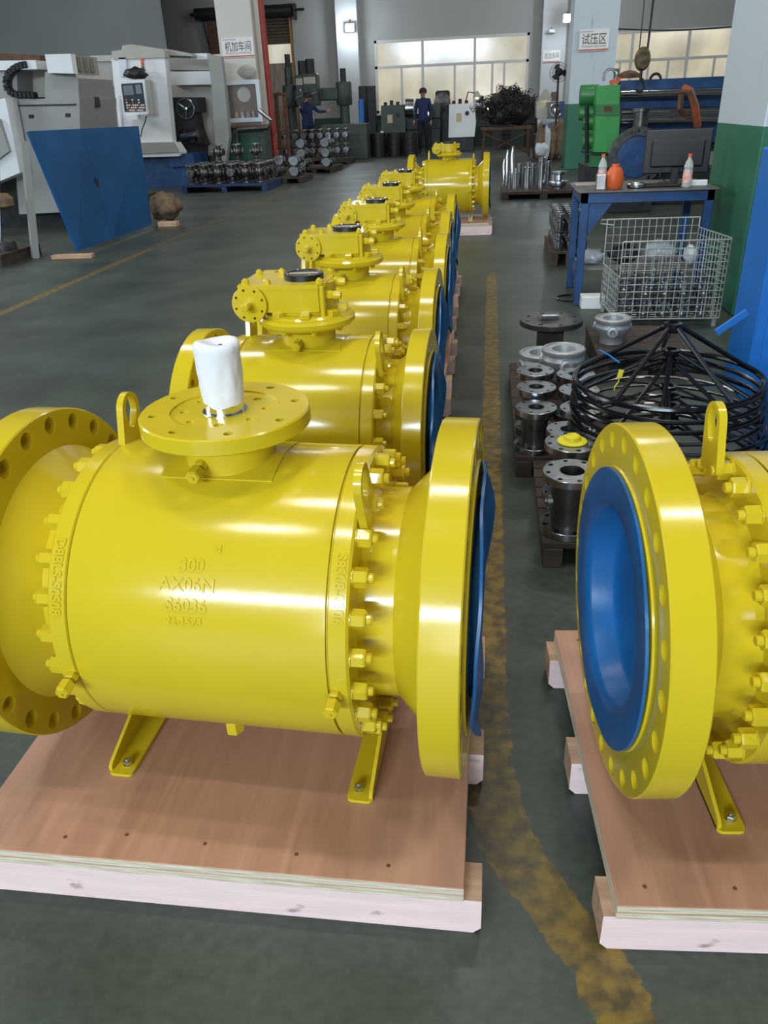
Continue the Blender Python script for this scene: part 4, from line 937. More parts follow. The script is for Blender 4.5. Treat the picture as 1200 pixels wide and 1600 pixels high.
def cncB():
    Y = 18.9; O = Vector((-7.3, 19.9, 0)); e = empty('gantry_lathe', O); tag(e, 'tall white gantry machine tool with a tilted control panel and an open bay', 'machine')
    def quad(name, pts, y0, d, mat, par=None, sm=False):
        m = MB(); P = [at(x, y, y0)-O for x, y in pts]
        m.prism([(p.x, max(p.z, 0)) for p in P], -(y0+d-O.y), -(y0-O.y), FRONT); return m.build(name, mat, par or e, smooth=sm)
    quad('column_cover', [(174, 92), (257, 88), (270, 224), (188, 228)], Y, .25, MWHITE)
    quad('column_foot', [(188, 228), (270, 223), (280, 238), (280, 244), (180, 247)], Y-.25, .5, MWHITE)
    quad('skirt', [(180, 224), (270, 222), (279, 238), (180, 242)], Y-.28, .08, MGREY)
    quad('top_cover', [(174, 80), (190, 78), (191, 71), (205, 69), (256, 77), (258, 90), (176, 93)], Y-.05, .3, MCREAM)
    quad('roof_flap', [(257, 76), (300, 84), (300, 88), (258, 86)], Y+.26, .3, MCREAM)
    quad('rear_beam', [(255, 90), (328, 92), (330, 110), (258, 109)], Y+1.6, .3, MGREY)
    quad('rear_wall', [(262, 110), (332, 110), (342, 232), (268, 232)], Y+1.9, .2, MCREAM)
    quad('cross_rail', [(264, 112), (330, 111), (332, 132), (265, 133)], Y+1.55, .3, MWHITE)
    quad('top_rail', [(296, 84), (323, 83), (324, 93), (298, 93)], Y+.6, .3, MWHITE)
    quad('end_post', [(324, 84), (345, 88), (350, 125), (358, 215), (354, 245), (352, 300), (338, 300), (338, 246), (330, 130)], Y+.4, .2, MGREY)
    quad('door_handle', [(343, 175), (349, 175), (351, 200), (347, 200), (346, 184), (343, 183)], Y+.47, .03, DARK)
    quad('left_rail', [(140, 87), (176, 86), (177, 96), (140, 96)], Y+.3, .2, MCREAM)
    quad('left_cover', [(140, 97), (176, 97), (180, 135), (170, 136), (166, 118), (140, 116)], Y+.35, .2, MGREY)
    quad('lower_beam', [(318, 228), (342, 226), (343, 240), (320, 244)], Y+1.4, .3, MCREAM)
    quad('blue_base', [(180, 244), (302, 240), (306, 300), (182, 310)], Y-.1, 1.0, BLUES)
    quad('drawer_front', [(264, 243), (302, 241), (303, 258), (266, 262)], Y-.15, .04, BLUES)
    # headstock
    for (pts, dy) in (([(264, 152), (308, 152), (310, 176), (266, 178)], 1.0), ([(267, 178), (302, 176), (306, 200), (316, 226), (318, 300), (272, 300)], .95)):
        quad('headstock', pts, Y+dy, .6, DARK)
    for k in range(5):
        quad('tool_block', [(272+k*8, 202+k*3), (282+k*8, 201+k*3), (284+k*8, 213+k*3), (274+k*8, 214+k*3)], Y+.8, .2, DSTEEL if k % 2 else DARK)
    c = at(290, 170, Y+.85)-O; wl_ = MB(); R = .21; M = TR(c) @ FRONT
    wl_.tube([tuple(M @ Vector((R*math.cos(t*pi/12), R*math.sin(t*pi/12), 0))) for t in range(24)], .018, 6, True)
    for k in range(3): a = k*2.1+.4; wl_.tube([tuple(M @ Vector((0, 0, -.03))), tuple(M @ Vector((R*math.cos(a), R*math.sin(a), 0)))], .016, 6)
    wl_.lathe([(0, -.1), (.05, -.1), (.05, .04), (0, .05)], 14, M); wl_.build('hand_wheel', STEEL, e)
    c = at(290, 214, Y+.8)-O; m = MB(); m.cyl(c+Vector((-.1, 0, 0)), c+Vector((.3, 0, .05)), .09, seg=16); m.build('spindle', STEEL, e)
    # control panel, a thick box turned a little
    p = at(209, 152, Y-.35)-O; cp = quad('control_panel', [(186, 126), (225, 124), (231, 178), (194, 181)], Y-.5, .22, MWHITE)
    quad('panel_side', [(225, 124), (233, 126), (239, 178), (231, 179)], Y-.42, .2, MCREAM)
    sc = quad('panel_face', [(189, 131), (222, 129), (228, 174), (195, 175)], Y-.51, .012, SCREEN, cp)
    quad('display', [(192, 134), (207, 133), (210, 148), (194, 149)], Y-.525, .015, pm('lcd', (.16, .19, .21), .2), cp)
    quad('display', [(211, 133), (219, 132), (222, 146), (213, 147)], Y-.525, .015, pm('lcd2', (.18, .21, .23), .2), cp)
    for r_ in range(5):
        for c_ in range(9):
            x = 196+c_*3.2+r_*.7; y = 155+r_*4
            if r_ < 2 and c_ % 3: continue
            quad('key', [(x, y), (x+2, y-.1), (x+2.1, y+2.4), (x+.1, y+2.5)], Y-.528, .018, PAPER if (r_+c_) % 4 else ORANGE, cp)
    quad('keyboard_shelf', [(196, 181), (214, 180), (215, 187), (200, 188)], Y-.55, .2, MWHITE)
    p0 = at(185, 150, Y-.3)-O; p1 = at(191, 200, Y-.3)-O; m = MB(); m.cyl(p0, p1, .05, seg=12); m.build('grab_pipe', MWHITE, e)
    for (y, mt) in ((91, ORANGE), (97, ORANGE), (103, BGREEN2), (109, MWHITE)):
        a = at(221.5+(y-91)*.12, y, Y-.15)-O; b = at(222.2+(y-91)*.12, y+5.5, Y-.15)-O; m = MB(); m.cyl(a, b, .035, seg=12); m.build('signal_light_segment', mt, e)
    quad('lamp_window', [(185, 90), (197, 90), (198, 120), (187, 120)], Y-.05, .05, pm('pale_acrylic', (.6, .68, .75), .2), e)
    m = MB(); m.tube([tuple(at(x, y, Y-.28)-O) for x, y in ((229, 181), (227, 190), (222, 202), (220, 214))], .012, 5); m.build('cable', DARK, e)
cncB()
crumple('cloth_bundle', at(213, 124.2, 18.52), .21, DARK, 'dark rag bundle on top of the control panel', 'rag', (1.2, .7, .55), sd=5)

# ------------------------------------------------------------------ small bare valves in rows on pallets (left aisle)
def small_valve():
    e = empty('small_valve'); b = MB()
    b.lathe([(.05, .03), (.06, .05), (.055, .12), (.10, .17), (.115, .23), (.10, .29), (.06, .33), (.06, .38)], 18)
    b.lathe([(.045, -.13), (.045, .13)], 14, TR((0, 0, .23)) @ RX)
    b.build('body', DSTEEL, e)
    f = MB(); f.lathe([(0, 0), (.085, 0), (.09, .006), (.09, .028), (.05, .032)], 20); f.build('flange', MSTEEL, e)
    f = MB(); f.lathe([(.06, .37), (.115, .375), (.12, .38), (.12, .405), (.11, .412), (.05, .412), (.05, .38), (0, .38)], 22); f.build('top_flange', MSTEEL, e)
    for s_ in (-1, 1):
        f = MB(); f.lathe([(.045, .13), (.085, .13), (.085, .15), (.03, .152), (.03, .12), (0, .12)], 20, TR((0, 0, .23)) @ (RX if s_ > 0 else RXN)); f.build('side_flange', MSTEEL, e)
    return e
SV = small_valve(); first = [True]
def valve_at(x, y, z, rz, s, lab, grp, lay=False):
    o = SV if first[0] else copy_tree(SV); first[0] = False
    o.location = (x, y, z+(.12*s if lay else 0)); o.rotation_euler = (pi/2 if lay else 0, 0, rz); o.scale = (s, s, s); tag(o, lab, 'valve', grp)
def flatpallet(name, x0, x1, y0, y1, h, mat, lab):
    e = empty(name, ((x0+x1)/2, (y0+y1)/2, 0)); tag(e, lab, 'pallet'); W = (x1-x0)/2; D = (y1-y0)/2
    m = MB(); m.b2((-W, -D, h-.05), (W, D, h), ch=.005); m.build('deck', mat, e, smooth=False)
    for k in (-1, 0, 1):
        m = MB(); m.b2((k*(W-.06)-.06, -D, 0), (k*(W-.06)+.06, D, h-.0505), ch=.005); m.build('runner', mat, e, smooth=False)
bp = pm('blue_plastic_pallet', (.006, .025, .09), .5)
flatpallet('plastic_pallet', -6.62, -4.72, 17.3, 18.6, .16, bp, 'dark blue pallet full of upright bare valves by the left floor line')
for r_ in range(4):
    for c_ in range(6):
        if random.random() < .06: continue
        valve_at(-6.42+c_*.305, 17.48+r_*.31, .161, random.uniform(-.08, .08)+(pi/2 if (r_+c_) % 3 == 0 else 0), .95, 'bare steel valve standing among its like on the dark blue pallet', 'bare valves on the dark blue pallet')
for c_ in range(3):
    valve_at(-5.95+c_*.42, 18.1, .555, random.uniform(-.5, .5), .85, 'bare steel valve stacked on top of the others on the dark blue pallet', 'valves stacked on the blue pallet load')
def load(x0, x1, y0, y1, z, n, m_, lab, grp, s=.85, layers=2, plab=''):
    flatpallet('old_pallet', x0, x1, y0, y1, .14, OLDW, plab)
    nx = int((x1-x0-.1)/(.36*s)); ny = max(1, int((y1-y0)/(.48*s)))
    for l in range(layers):
        for i in range(nx):
            for j in range(ny):
                if l == layers-1 and random.random() < .35: continue
                valve_at(x0+.22+(x1-x0-.44)*i/max(1, nx-1), y0+.45*s+j*.47*s, .141+l*.245*s, random.uniform(-.04, .04), s, lab, grp, lay=True)
load(-5.2, -4.3, 19.0, 20.1, 0, 3, 3, 'bare valve lying on its side on the middle dark pallet of the left aisle', 'valves lying on the middle dark pallet', .9, 2, 'dark wooden pallet of lying valves behind the blue pallet')
load(-5.2, -4.1, 21.9, 23.2, 0, 3, 3, 'bare valve lying on the far dark pallet before the drilling machines', 'valves lying on the far dark pallet', .95, 3, 'dark wooden pallet of stacked valves before the drilling machines')
load(-7.9, -6.75, 15.0, 16.2, 0, 3, 3, 'dull valve part piled on the pallet behind the blue leaning panel', 'valve parts piled behind the blue panel', .85, 3, 'dark pallet of valve parts behind the blue leaning panel')
# flange cage row under the drills
flatpallet('old_pallet', -6.6, -4.2, 25.2, 26.2, .16, OLDW, 'dark pallet of stacked flanged bodies under the drilling machines')
for i in range(9):
    for l in range(2):
        valve_at(-6.4+i*.255, 25.5, .161+l*.415, pi/2, .98, 'bare flanged valve body stacked two high below the radial drilling machine', 'valve bodies stacked below the drilling machines')
for i in range(4):
    for l in range(4):
        o = link('flange_disc', MESHES.setdefault('disc', MB().drilled(.26, .10, 0, .075, 8, .20, .02, .2, wall_in=True).mesh('flange_disc', DARK)), None, (-4.30+.54*i, 28.4, .001+l*.1802)); o.scale = (1, 1, 2.4)
        tag(o, 'thick dark ring stacked in front of the green lathe', 'flange', 'thick dark rings stacked before the green lathe')

# ------------------------------------------------------------------ notice cabinet by the left column
a = at(355, 192, 20.1); b = at(405, 124, 20.1); e = empty('display_case', ((a.x+b.x)/2, 20.1, a.z)); tag(e, 'aluminium framed notice case leaning against the left column', 'display case'); W = (b.x-a.x); H = b.z-a.z
m = MB(); t = .09
m.b2((-W/2, -.06, 0), (W/2, .2, t)); m.b2((-W/2, -.06, H-t), (W/2, .2, H)); m.b2((-W/2, -.06, t), (-W/2+t, .2, H-t)); m.b2((W/2-t, -.06, t), (W/2, .2, H-t)); m.build('frame', pm('aluminium_frame', (.6, .62, .63), .35, .6), e, smooth=False)
m = MB(); m.b2((-W/2+t, .1, t), (W/2-t, .18, H-t)); m.build('picture', PICT, e, smooth=False)
m = MB(); m.lathe([(0, 0), (.16, 0), (.16, .012), (0, .012)], 24, TR((.02, .085, H*.66)) @ FRONT); m.build('round_print', pm('pale_print', (.5, .48, .42), .5), e)
for k in range(4):
    m = MB(); m.lathe([(0, 0), (.05+.01*k, 0), (.05, .07), (.03, .13), (0, .14)], 12, TR((-.2+.14*k, .05, t+.001))); m.build('small_figure', STEEL if k % 2 else SKIN, e)
m = MB(); m.b2((-W/2+.02, -.055, t*.9), (W/2-.02, -.045, H-t*.9)); g_ = pm('case_glass', (.9, .95, .95), .05, trans=.0, alpha=.06); m.build('glass', g_, e, smooth=False)
e2 = empty('green_cabinet', ((a.x+b.x)/2-.05, 19.8, 0)); tag(e2, 'dark green steel cabinet under the framed notice case', 'cabinet')
m = MB(); m.b2((-W/2-.05, 0, .02), (W/2+.12, .6, a.z-.12), ch=.01); m.build('body', MGREEN, e2, smooth=False)
m = MB(); m.b2((-W/2+.1, -.02, .25), (W/2-.02, -.002, a.z-.3), ch=.004); m.build('door', pm('dark_green_door', (.015, .075, .045), .5), e2, smooth=False)
m = MB(); m.b2((-W/2-.08, -.08, a.z-.118), (W/2+.15, .62, a.z-.07), ch=.005); m.build('top', RUST, e2, smooth=False)
crumple('bundle', at(386, 123.6, 20.17), .17, MCREAM, 'pale grey lump on top of the framed notice case', 'bundle', (1.2, .5, .8), amp=.2, sd=11)

# ------------------------------------------------------------------ drilling machines
def drill(px, Y, lab, ptop, parm, pbase, hx, headpx):
    c = at(px, pbase, Y); O = Vector((c.x, Y, 0)); e = empty('radial_drill', O); tag(e, lab, 'machine')
    ztop = at(px, ptop, Y).z; za = at(px, parm, Y).z
    m = MB(); m.box((0, 0, .16), (1.3, 1.0, .32), ch=.02); m.build('base', DARK, e, smooth=False)
    m = MB(); m.cyl((0, 0, .32), (0, 0, ztop), .17, .15, 20); m.build('column', MGREEN, e)
    m = MB(); m.box((hx*.45, 0, za), (abs(hx)*1.25, .35, .38), ch=.04); m.build('arm', MGREEN, e, smooth=False)
    m = MB(); m.lathe([(.24, -.35), (.27, -.3), (.27, .3), (.24, .35), (.17, .36)], 20, TR((0, 0, za))); m.build('arm_sleeve', MGREEN, e)
    m = MB(); m.box((hx, -.25, za+.15), (.50, .5, .95), ch=.03); m.build('drill_head', MGREEN, e, smooth=False)
    m = MB(); m.box((hx, -.515, za+.42), (.40, .03, .2), ch=.004); m.build('dial_plate', MCREAM, e, smooth=False)
    m = MB(); m.cyl((hx, -.25, za+.63), (hx, -.25, za+1.05), .15, seg=16); m.build('motor', DARK, e)
    m = MB(); m.cyl((hx, -.3, za-.75), (hx, -.3, za-.32), .06, seg=12); m.cyl((hx, -.3, za-.95), (hx, -.3, za-.75), .025, seg=8); m.build('spindle', CHROME, e)
    m = MB()
    for k in range(4): a = k*pi/2+.3; m.tube([(hx, -.56, za), (hx+.22*math.cos(a), -.62, za+.22*math.sin(a))], .015, 6)
    m.build('feed_handle', STEEL, e)
    m = MB(); m.cyl((0, 0, ztop), (0, 0, ztop+.4), .10, seg=14); m.build('lift_motor', DARK, e)
    m = MB(); m.box((hx, -.35, .55), (.75, .6, .45), ch=.02); m.build('work_table', DARK, e, smooth=False)
drill(462, 30.4, 'dark radial drilling machine left of the navy clad worker, near the shutter door', 105, 150, 245, .55, 480)
drill(543, 29.3, 'dark green radial drilling machine with a long arm right of the navy clad worker', 128, 146, 246, -1.05, 504)
a = at(548, 190, 27.2); m = MB(); m.b2((-.75, -.3, 0), (.75, .3, 1.05), ch=.02); o = m.build('green_cabinet', MGREEN); o.location = (a.x-.25, 27.6, 0); tag(o, 'dark green cabinet below the arm of the right drilling machine', 'cabinet')
# long sheets leaning by the pilaster
for i, (px, w_, mt, lab) in enumerate([(571, .28, DARK, 'dark steel channel standing upright left of the far window, left one'), (584, .30, DARK, 'dark steel channel standing upright left of the far window, right one')]):
    p = at(px, 232, 31.2); zt = at(px, 134, 31.2).z; m = MB(); m.box((0, 0, zt/2), (w_, .25, zt-.02), ch=.02); o = m.build('steel_channel', mt, None, smooth=False); o.location = (p.x, 31.2, .01); tag(o, lab, 'channel')
p = at(566, 200, 30.4); m = MB(); m.b2((-.09, -.1, 0), (.09, .1, 1.75), ch=.03); o = m.build('blue_cylinder', BLUEB); o.location = (p.x, 30.4, .0); tag(o, 'bright blue narrow box standing before the dark steel channels', 'box')
p = at(594, 225, 30.0); m = MB(); m.prism([(-.12, 0), (.16, 0), (.14, .72), (.05, .75)], -.1, .1, FRONT); o = m.build('white_sack', PAPER); o.location = (p.x, 30.0, 0); tag(o, 'white sack leaning left of the green lathe', 'sack')

# ------------------------------------------------------------------ lathes in front of the far window
def lathe_machine(px, Y, pt, Wd, mat, lab, long_, lamp=False, flip=1):
    c = at(px, 220, Y); O = Vector((c.x, Y, 0)); H = at(px, pt, Y).z; e = empty('lathe', O); tag(e, lab, 'machine')
    m = MB(); m.prism([(-Wd/2, .45), (Wd/2*.96, .45), (Wd/2*1.06, H*.62), (Wd/2*.9, H), (-Wd/2*.95, H)], -.45, .45, FRONT); m.build('headstock', mat, e, smooth=False)
    m = MB(); m.b2((-Wd/2*.95, -.4, 0), (Wd/2*.9, .4, .449), ch=.01); m.build('pedestal', DARK, e, smooth=False)
    m = MB(); m.b2((Wd/2*1.07, -.3, .75), (Wd/2+long_, .3, 1.05), ch=.01); m.build('bed', DARK, e, smooth=False)
    m = MB(); m.cyl((Wd/2*1.0, 0, 1.42), (Wd/2+.28, 0, 1.42), .30, .28, 20); m.build('chuck', STEEL, e)
    m = MB(); m.box((Wd/2+long_*.55, -.1, 1.25), (.4, .6, .38), ch=.02); m.build('carriage', DSTEEL, e, smooth=False)
    m = MB(); m.lathe([(.0, 0), (.16, 0), (.17, .02), (.16, .04), (.03, .05), (0, .12)], 20, TR((Wd/2+long_*.55, -.41, 1.2)) @ FRONT); m.build('hand_wheel', CHROME, e)
    m = MB(); m.box((Wd/2+long_-.18, 0, 1.28), (.34, .34, .46), ch=.04); m.build('tailstock', mat if mat is not MCREAM else MGREEN, e, smooth=False)
    m = MB(); m.b2((Wd/2+long_-.36, -.3, 0), (Wd/2+long_-.02, .3, .748), ch=.01); m.build('rear_pedestal', DARK, e, smooth=False)
    m = MB(); m.box((-.1, -.455, H*.72), (.18, .012, .26), ch=.003); m.build('name_plate', CREAMP, e, smooth=False)
    m = MB(); m.lathe([(0, 0), (.07, 0), (.07, .03), (0, .035)], 14, TR((.18, -.451, H*.8)) @ FRONT); m.build('knob', DARK, e)
    for k in range(3):
        m = MB(); m.cyl((-.3+.22*k, .0, H), (-.3+.22*k, .0, H+.10+.05*(k % 2)), .06, seg=10); m.build('pot', DARK, e)
    if lamp:
        m = MB(); m.tube([(.1, -.1, H), (.2, -.15, H+.35), (.45, -.2, H+.3)], .02, 6); m.build('lamp_arm', DARK, e)
        m = MB(); m.lathe([(.03, .12), (.08, .05), (.13, -.08), (.11, -.08), (0, .06)], 16, TR((.5, -.2, H+.25))); m.build('lamp_shade', MCREAM, e)
        m = MB(); m.lathe([(0, -.06), (.05, -.04), (.055, 0), (.03, .05), (0, .055)], 12, TR((.5, -.2, H+.2))); m.build('bulb', WARMM, e)
lathe_machine(617, 30.6, 164, .85, MGREEN, 'dark green lathe left of the standing worker before the far window', 1.25)
lathe_machine(722, 30.4, 162, .92, MWHITE, 'pale grey lathe with a lit lamp right of the standing worker', .95, True)
lathe_machine(785, 31.2, 170, .60, DARK, 'dark oily lathe partly hidden behind the swarf cart', .85)
# dark machine between worker and pale lathe
p = at(692, 220, 31.3); e = empty('dark_machine', (p.x, 31.3, 0)); tag(e, 'small dark milling head machine between the standing worker and the pale lathe', 'machine')
m = MB(); m.b2((-.35, -.3, 0), (.35, .3, 1.5), ch=.03); m.build('pedestal', DARK, e, smooth=False)
m = MB(); m.lathe([(0, 0), (.28, 0), (.30, .05), (.12, .1), (0, .12)], 20, TR((0, -.3, 1.55)) @ FRONT); m.build('face_plate', DSTEEL, e)
m = MB(); m.box((0, 0, 1.72), (.5, .4, .4), ch=.05); m.build('head', DARK, e)

# swarf heap on a cart
p = at(790, 225, 26); e = empty('steel_cart', (p.x, 26, 0)); tag(e, 'dark steel cart carrying a big tangle of swarf', 'cart')
m = MB(); m.b2((-.75, -.4, .75), (.75, .4, .82), ch=.005); m.build('tray', RUST, e, smooth=False)
for (x, y) in ((-.7, -.35), (.7, -.35), (-.7, .35), (.7, .35)):
    m = MB(); m.cyl((x, y, 0), (x*.9, y, .75), .035, seg=6); m.build('leg', RUST, e)
m = MB(); m.tube([(-.7, -.36, .1), (.7, -.36, .7)], .025, 6); m.tube([(.7, -.36, .1), (-.7, -.36, .7)], .025, 6); m.build('brace', RUST, e)
def tangle(name, c, R_, n, mat, label, seed):
    rnd = random.Random(seed); m = MB()
    for i in range(n):
        p = Vector((rnd.gauss(0, .36), rnd.gauss(0, .3), rnd.gauss(0, .33))); r0 = rnd.uniform(.04, .13); ax = Vector((rnd.uniform(-1, 1), rnd.uniform(-1, 1), rnd.uniform(-1, 1))).normalized(); u = ax.orthogonal().normalized(); v = ax.cross(u)
        pts = [Vector((p.x*R_[0], p.y*R_[1], p.z*R_[2]))+(u*math.cos(t*.9)+v*math.sin(t*.9))*r0+ax*t*.012 for t in range(14)]
        for q in pts: q.z = max(q.z, -R_[2]*.85)
        m.tube(pts, .011, 3)
    o = m.build(name, mat, None, smooth=False, fix=False); o.location = c; o['kind'] = 'stuff'; return tag(o, label, 'swarf')
TG = tangle('swarf_tangle', (p.x+.05, 25.95, 1.36), (.78, .5, .50), 800, SWARF, 'big dark tangle of metal swarf heaped on the cart', 3)
co = crumple('dense_core', (.05, .05, -.53), .48, SWARF, 'x', 'x', (1.3, .75, .95), amp=.5, f=2.2, sd=4)
del co['label'], co['category']; co.parent = TG

# milling machine, fan and cloths
def mill():
    Y = 24.5; O = Vector((at(850, 220, Y).x, Y, 0)); e = empty('milling_machine', O); tag(e, 'cream milling machine with a bright hand wheel left of the green and white column', 'machine')
    def quad(name, pts, y0, d, mat, sm=False):
        m = MB(); P = [at(x, y, y0)-O for x, y in pts]; m.prism([(q.x, max(q.z, 0)) for q in P], -(y0+d-O.y), -(y0-O.y), FRONT); return m.build(name, mat, e, smooth=sm)
    quad('column', [(838, 158), (856, 156), (858, 184), (838, 184)], Y, .8, MCREAM)
    quad('head', [(854, 160), (882, 158), (882, 186), (856, 186)], Y-.1, .7, DSTEEL)
    quad('knee', [(840, 184), (854, 184), (854, 210), (841, 210)], Y-.1, .5, MCREAM)
    quad('base', [(836, 210), (882, 210), (884, 252), (834, 252)], Y, .9, DARK)
    quad('blue_tray', [(853, 192), (881, 190), (881, 212), (854, 210)], Y-.3, .3, BLUEB)
    quad('blue_upright', [(876, 160), (883, 160), (883, 214), (877, 214)], Y-.32, .1, BLUES)
    c = at(869, 172, Y-.3)-O; M = TR(c) @ FRONT; m = MB(); R = .17
    m.tube([tuple(M @ Vector((R*math.cos(t*pi/10), R*math.sin(t*pi/10), 0))) for t in range(20)], .022, 6, True); m.lathe([(0, -.02), (.06, -.02), (.06, .05), (0, .06)], 12, M)
    for k in range(3): a_ = 2.1*k; m.tube([tuple(M @ Vector((0, 0, 0))), tuple(M @ Vector((R*math.cos(a_), R*math.sin(a_), 0)))], .02, 5)
    m.build('hand_wheel', CHROME, e)
    for k in range(5):
        q = at(842+k*7, 190+((k*7) % 12), Y-.25)-O; m = MB(); m.cyl(q, q+Vector((0, -.12, 0)), .05, seg=10); m.build('lever_knob', DARK if k % 2 else CHROME, e)
    quad('top_motor', [(862, 144), (873, 143), (873, 158), (862, 158)], Y, .3, pm('brown_motor', (.14, .08, .05), .6))
    c = at(852, 150, Y-.1)-O; m = MB(); m.lathe([(.04, .16), (.10, .08), (.20, -.10), (.17, -.10), (0, .1)], 16, TR(c)); m.build('lamp_shade', MCREAM, e)
    m = MB(); m.lathe([(0, -.07), (.07, -.04), (.075, 0), (.03, .06), (0, .07)], 12, TR(c)); m.build('bulb', WARMM, e)
mill()
def fan():
    c = at(873, 113, 24.0); e = empty('pedestal_fan', (c.x, 24.0, 0)); tag(e, 'black pedestal fan above the milling machine', 'fan'); z = c.z; R = .235
    m = MB(); m.lathe([(0, 0), (.22, 0), (.22, .03), (.03, .06), (.03, .1)], 20); m.build('base', BLKP, e)
    m = MB(); m.cyl((0, 0, .06), (0, 0, z-.1), .028, seg=10); m.build('pole', BLKP, e)
    m = MB(); M = TR((0, 0, z)) @ FRONT; m.lathe([(0, -.12), (.09, -.1), (.10, .0), (.06, .05), (0, .06)], 16, M); m.build('motor', BLKP, e)
    m = MB()
    for k in range(24):
        a = 2*pi*k/24; m.tube([tuple(M @ Vector((.04*math.cos(a), .04*math.sin(a), .11))), tuple(M @ Vector((R*.8*math.cos(a), R*.8*math.sin(a), .10))), tuple(M @ Vector((R*math.cos(a), R*math.sin(a), .04)))], .004, 4)
    for rr in (R, R*.7, R*.4): m.tube([tuple(M @ Vector((rr*math.cos(2*pi*k/28), rr*math.sin(2*pi*k/28), .11 if rr < R else .04))) for k in range(28)], .006, 5, True)
    m.build('guard', BLKP, e)
    for k in range(3):
        a = 2*pi*k/3; m = MB(); m.prism([(.03, -.02), (R*.75, -.10), (R*.85, 0), (R*.7, .09), (.03, .02)], .05, .058, M @ Matrix.Rotation(a, 4, 'Z') @ Matrix.Rotation(.3, 4, 'X')); m.build('blade', BLKP, e)
fan()
for i, (px, py, r, mt, lb) in enumerate([(842, 240, .26, CLOTH, 'brown cloth hanging at the left of the milling machine base'), (853, 236, .24, FILM, 'pale plastic film bundle below the milling machine'), (862, 240, .25, CLOTH, 'ochre cloth hanging below the blue tray'), (875, 238, .28, CLOTH, 'brown work jacket hanging right of the ochre cloth')]):
    q = at(px, py, 23.2); crumple('hanging_cloth', (q.x, 23.0+.22*i, .001 if i == 1 else .02), r*.62, mt, lb, 'cloth', (.7, .35, 2.9), sd=20+i)

# ------------------------------------------------------------------ pallet of steel tubes right of the rear valve
e0 = at(835, 292, 14.2)
flatpallet('old_pallet', .20, 1.62, 14.3, 15.8, .13, OLDW, 'dark pallet of upright steel tubes right of the rearmost yellow valve')
rnd = random.Random(8)
for i, (px, h_, r_, Y, mt) in enumerate([(787, .46, .022, 15.3, CHROME), (792, .60, .025, 15.4, CHROME), (800, .66, .03, 15.2, CHROME), (797, .30, .03, 14.8, STEEL), (806, .34, .055, 14.7, CHROME), (811, .38, .05, 15.2, STEEL), (817, .30, .05, 15.4, STEEL), (825, .44, .06, 14.6, CHROME), (832, .38, .07, 15.1, STEEL), (846, .50, .08, 14.7, CHROME), (856, .40, .07, 15.3, STEEL)]):
    q = at(px, 270, Y); m = MB(); m.lathe([(0, 0), (r_, 0), (r_, h_*.8), (r_*.8, h_*.82), (r_*.8, h_), (r_*.5, h_+.003), (r_*.5, h_-.05), (0, h_-.05)], 18); o = m.build('steel_tube', mt); o.location = (q.x, Y, .131)
    tag(o, ['thin', 'thin tall', 'tallest thin', 'short thin', 'short bright', 'medium', 'short dull', 'bright wide', 'wide dull', 'widest bright', 'rightmost dull'][i] + ' steel tube standing on the tube pallet, ' + {0: 'leftmost', 10: 'last before the flanged casting'}.get(i, '%s from the left' % ['', 'second', 'fourth', 'third', 'fifth', 'sixth', 'seventh', 'eighth', 'ninth', 'tenth'][min(i, 9)]), 'tube', 'upright steel tubes and shafts')
crumple('plastic_bag', (at(845, 250, 14.7).x, 14.7, .635), .12, FILM, 'pale plastic bag on top of the widest steel tube', 'bag', (.9, .8, .9), sd=31)
m = MB(); m.lathe([(0, 0), (.11, 0), (.11, .03), (.17, .05), (.18, .10), (.17, .13), (.08, .14), (.07, .22), (.13, .24), (.13, .27), (0, .27)], 26); o = m.build('flanged_casting', STEEL); o.location = (at(870, 275, 14.6).x+.04, 14.6, .131); tag(o, 'bright flanged casting at the right end of the steel tube pallet', 'casting')
# pallet of small turned parts left of the table
oldpallet(.62, 1.0, 8.2, 9.3, .14, 'dark pallet of small bright turned parts behind the table leg', 6)
for r_ in range(6):
    for c_ in range(3):
        for l in range(2):
            o = link('turned_shaft', MESHES.setdefault('tp', MB().lathe([(0, 0), (.045, 0), (.05, .01), (.05, .09), (.03, .10), (.03, .13), (.048, .14), (.048, .17), (.02, .175), (0, .175)], 14).mesh('turned_shaft', STEEL)), None, (.70+c_*.12, 8.30+r_*.165, .141+l*.177))
            tag(o, 'small bright turned part stacked on the pallet left behind the blue table', 'machined part', 'small turned parts stacked behind the table leg')

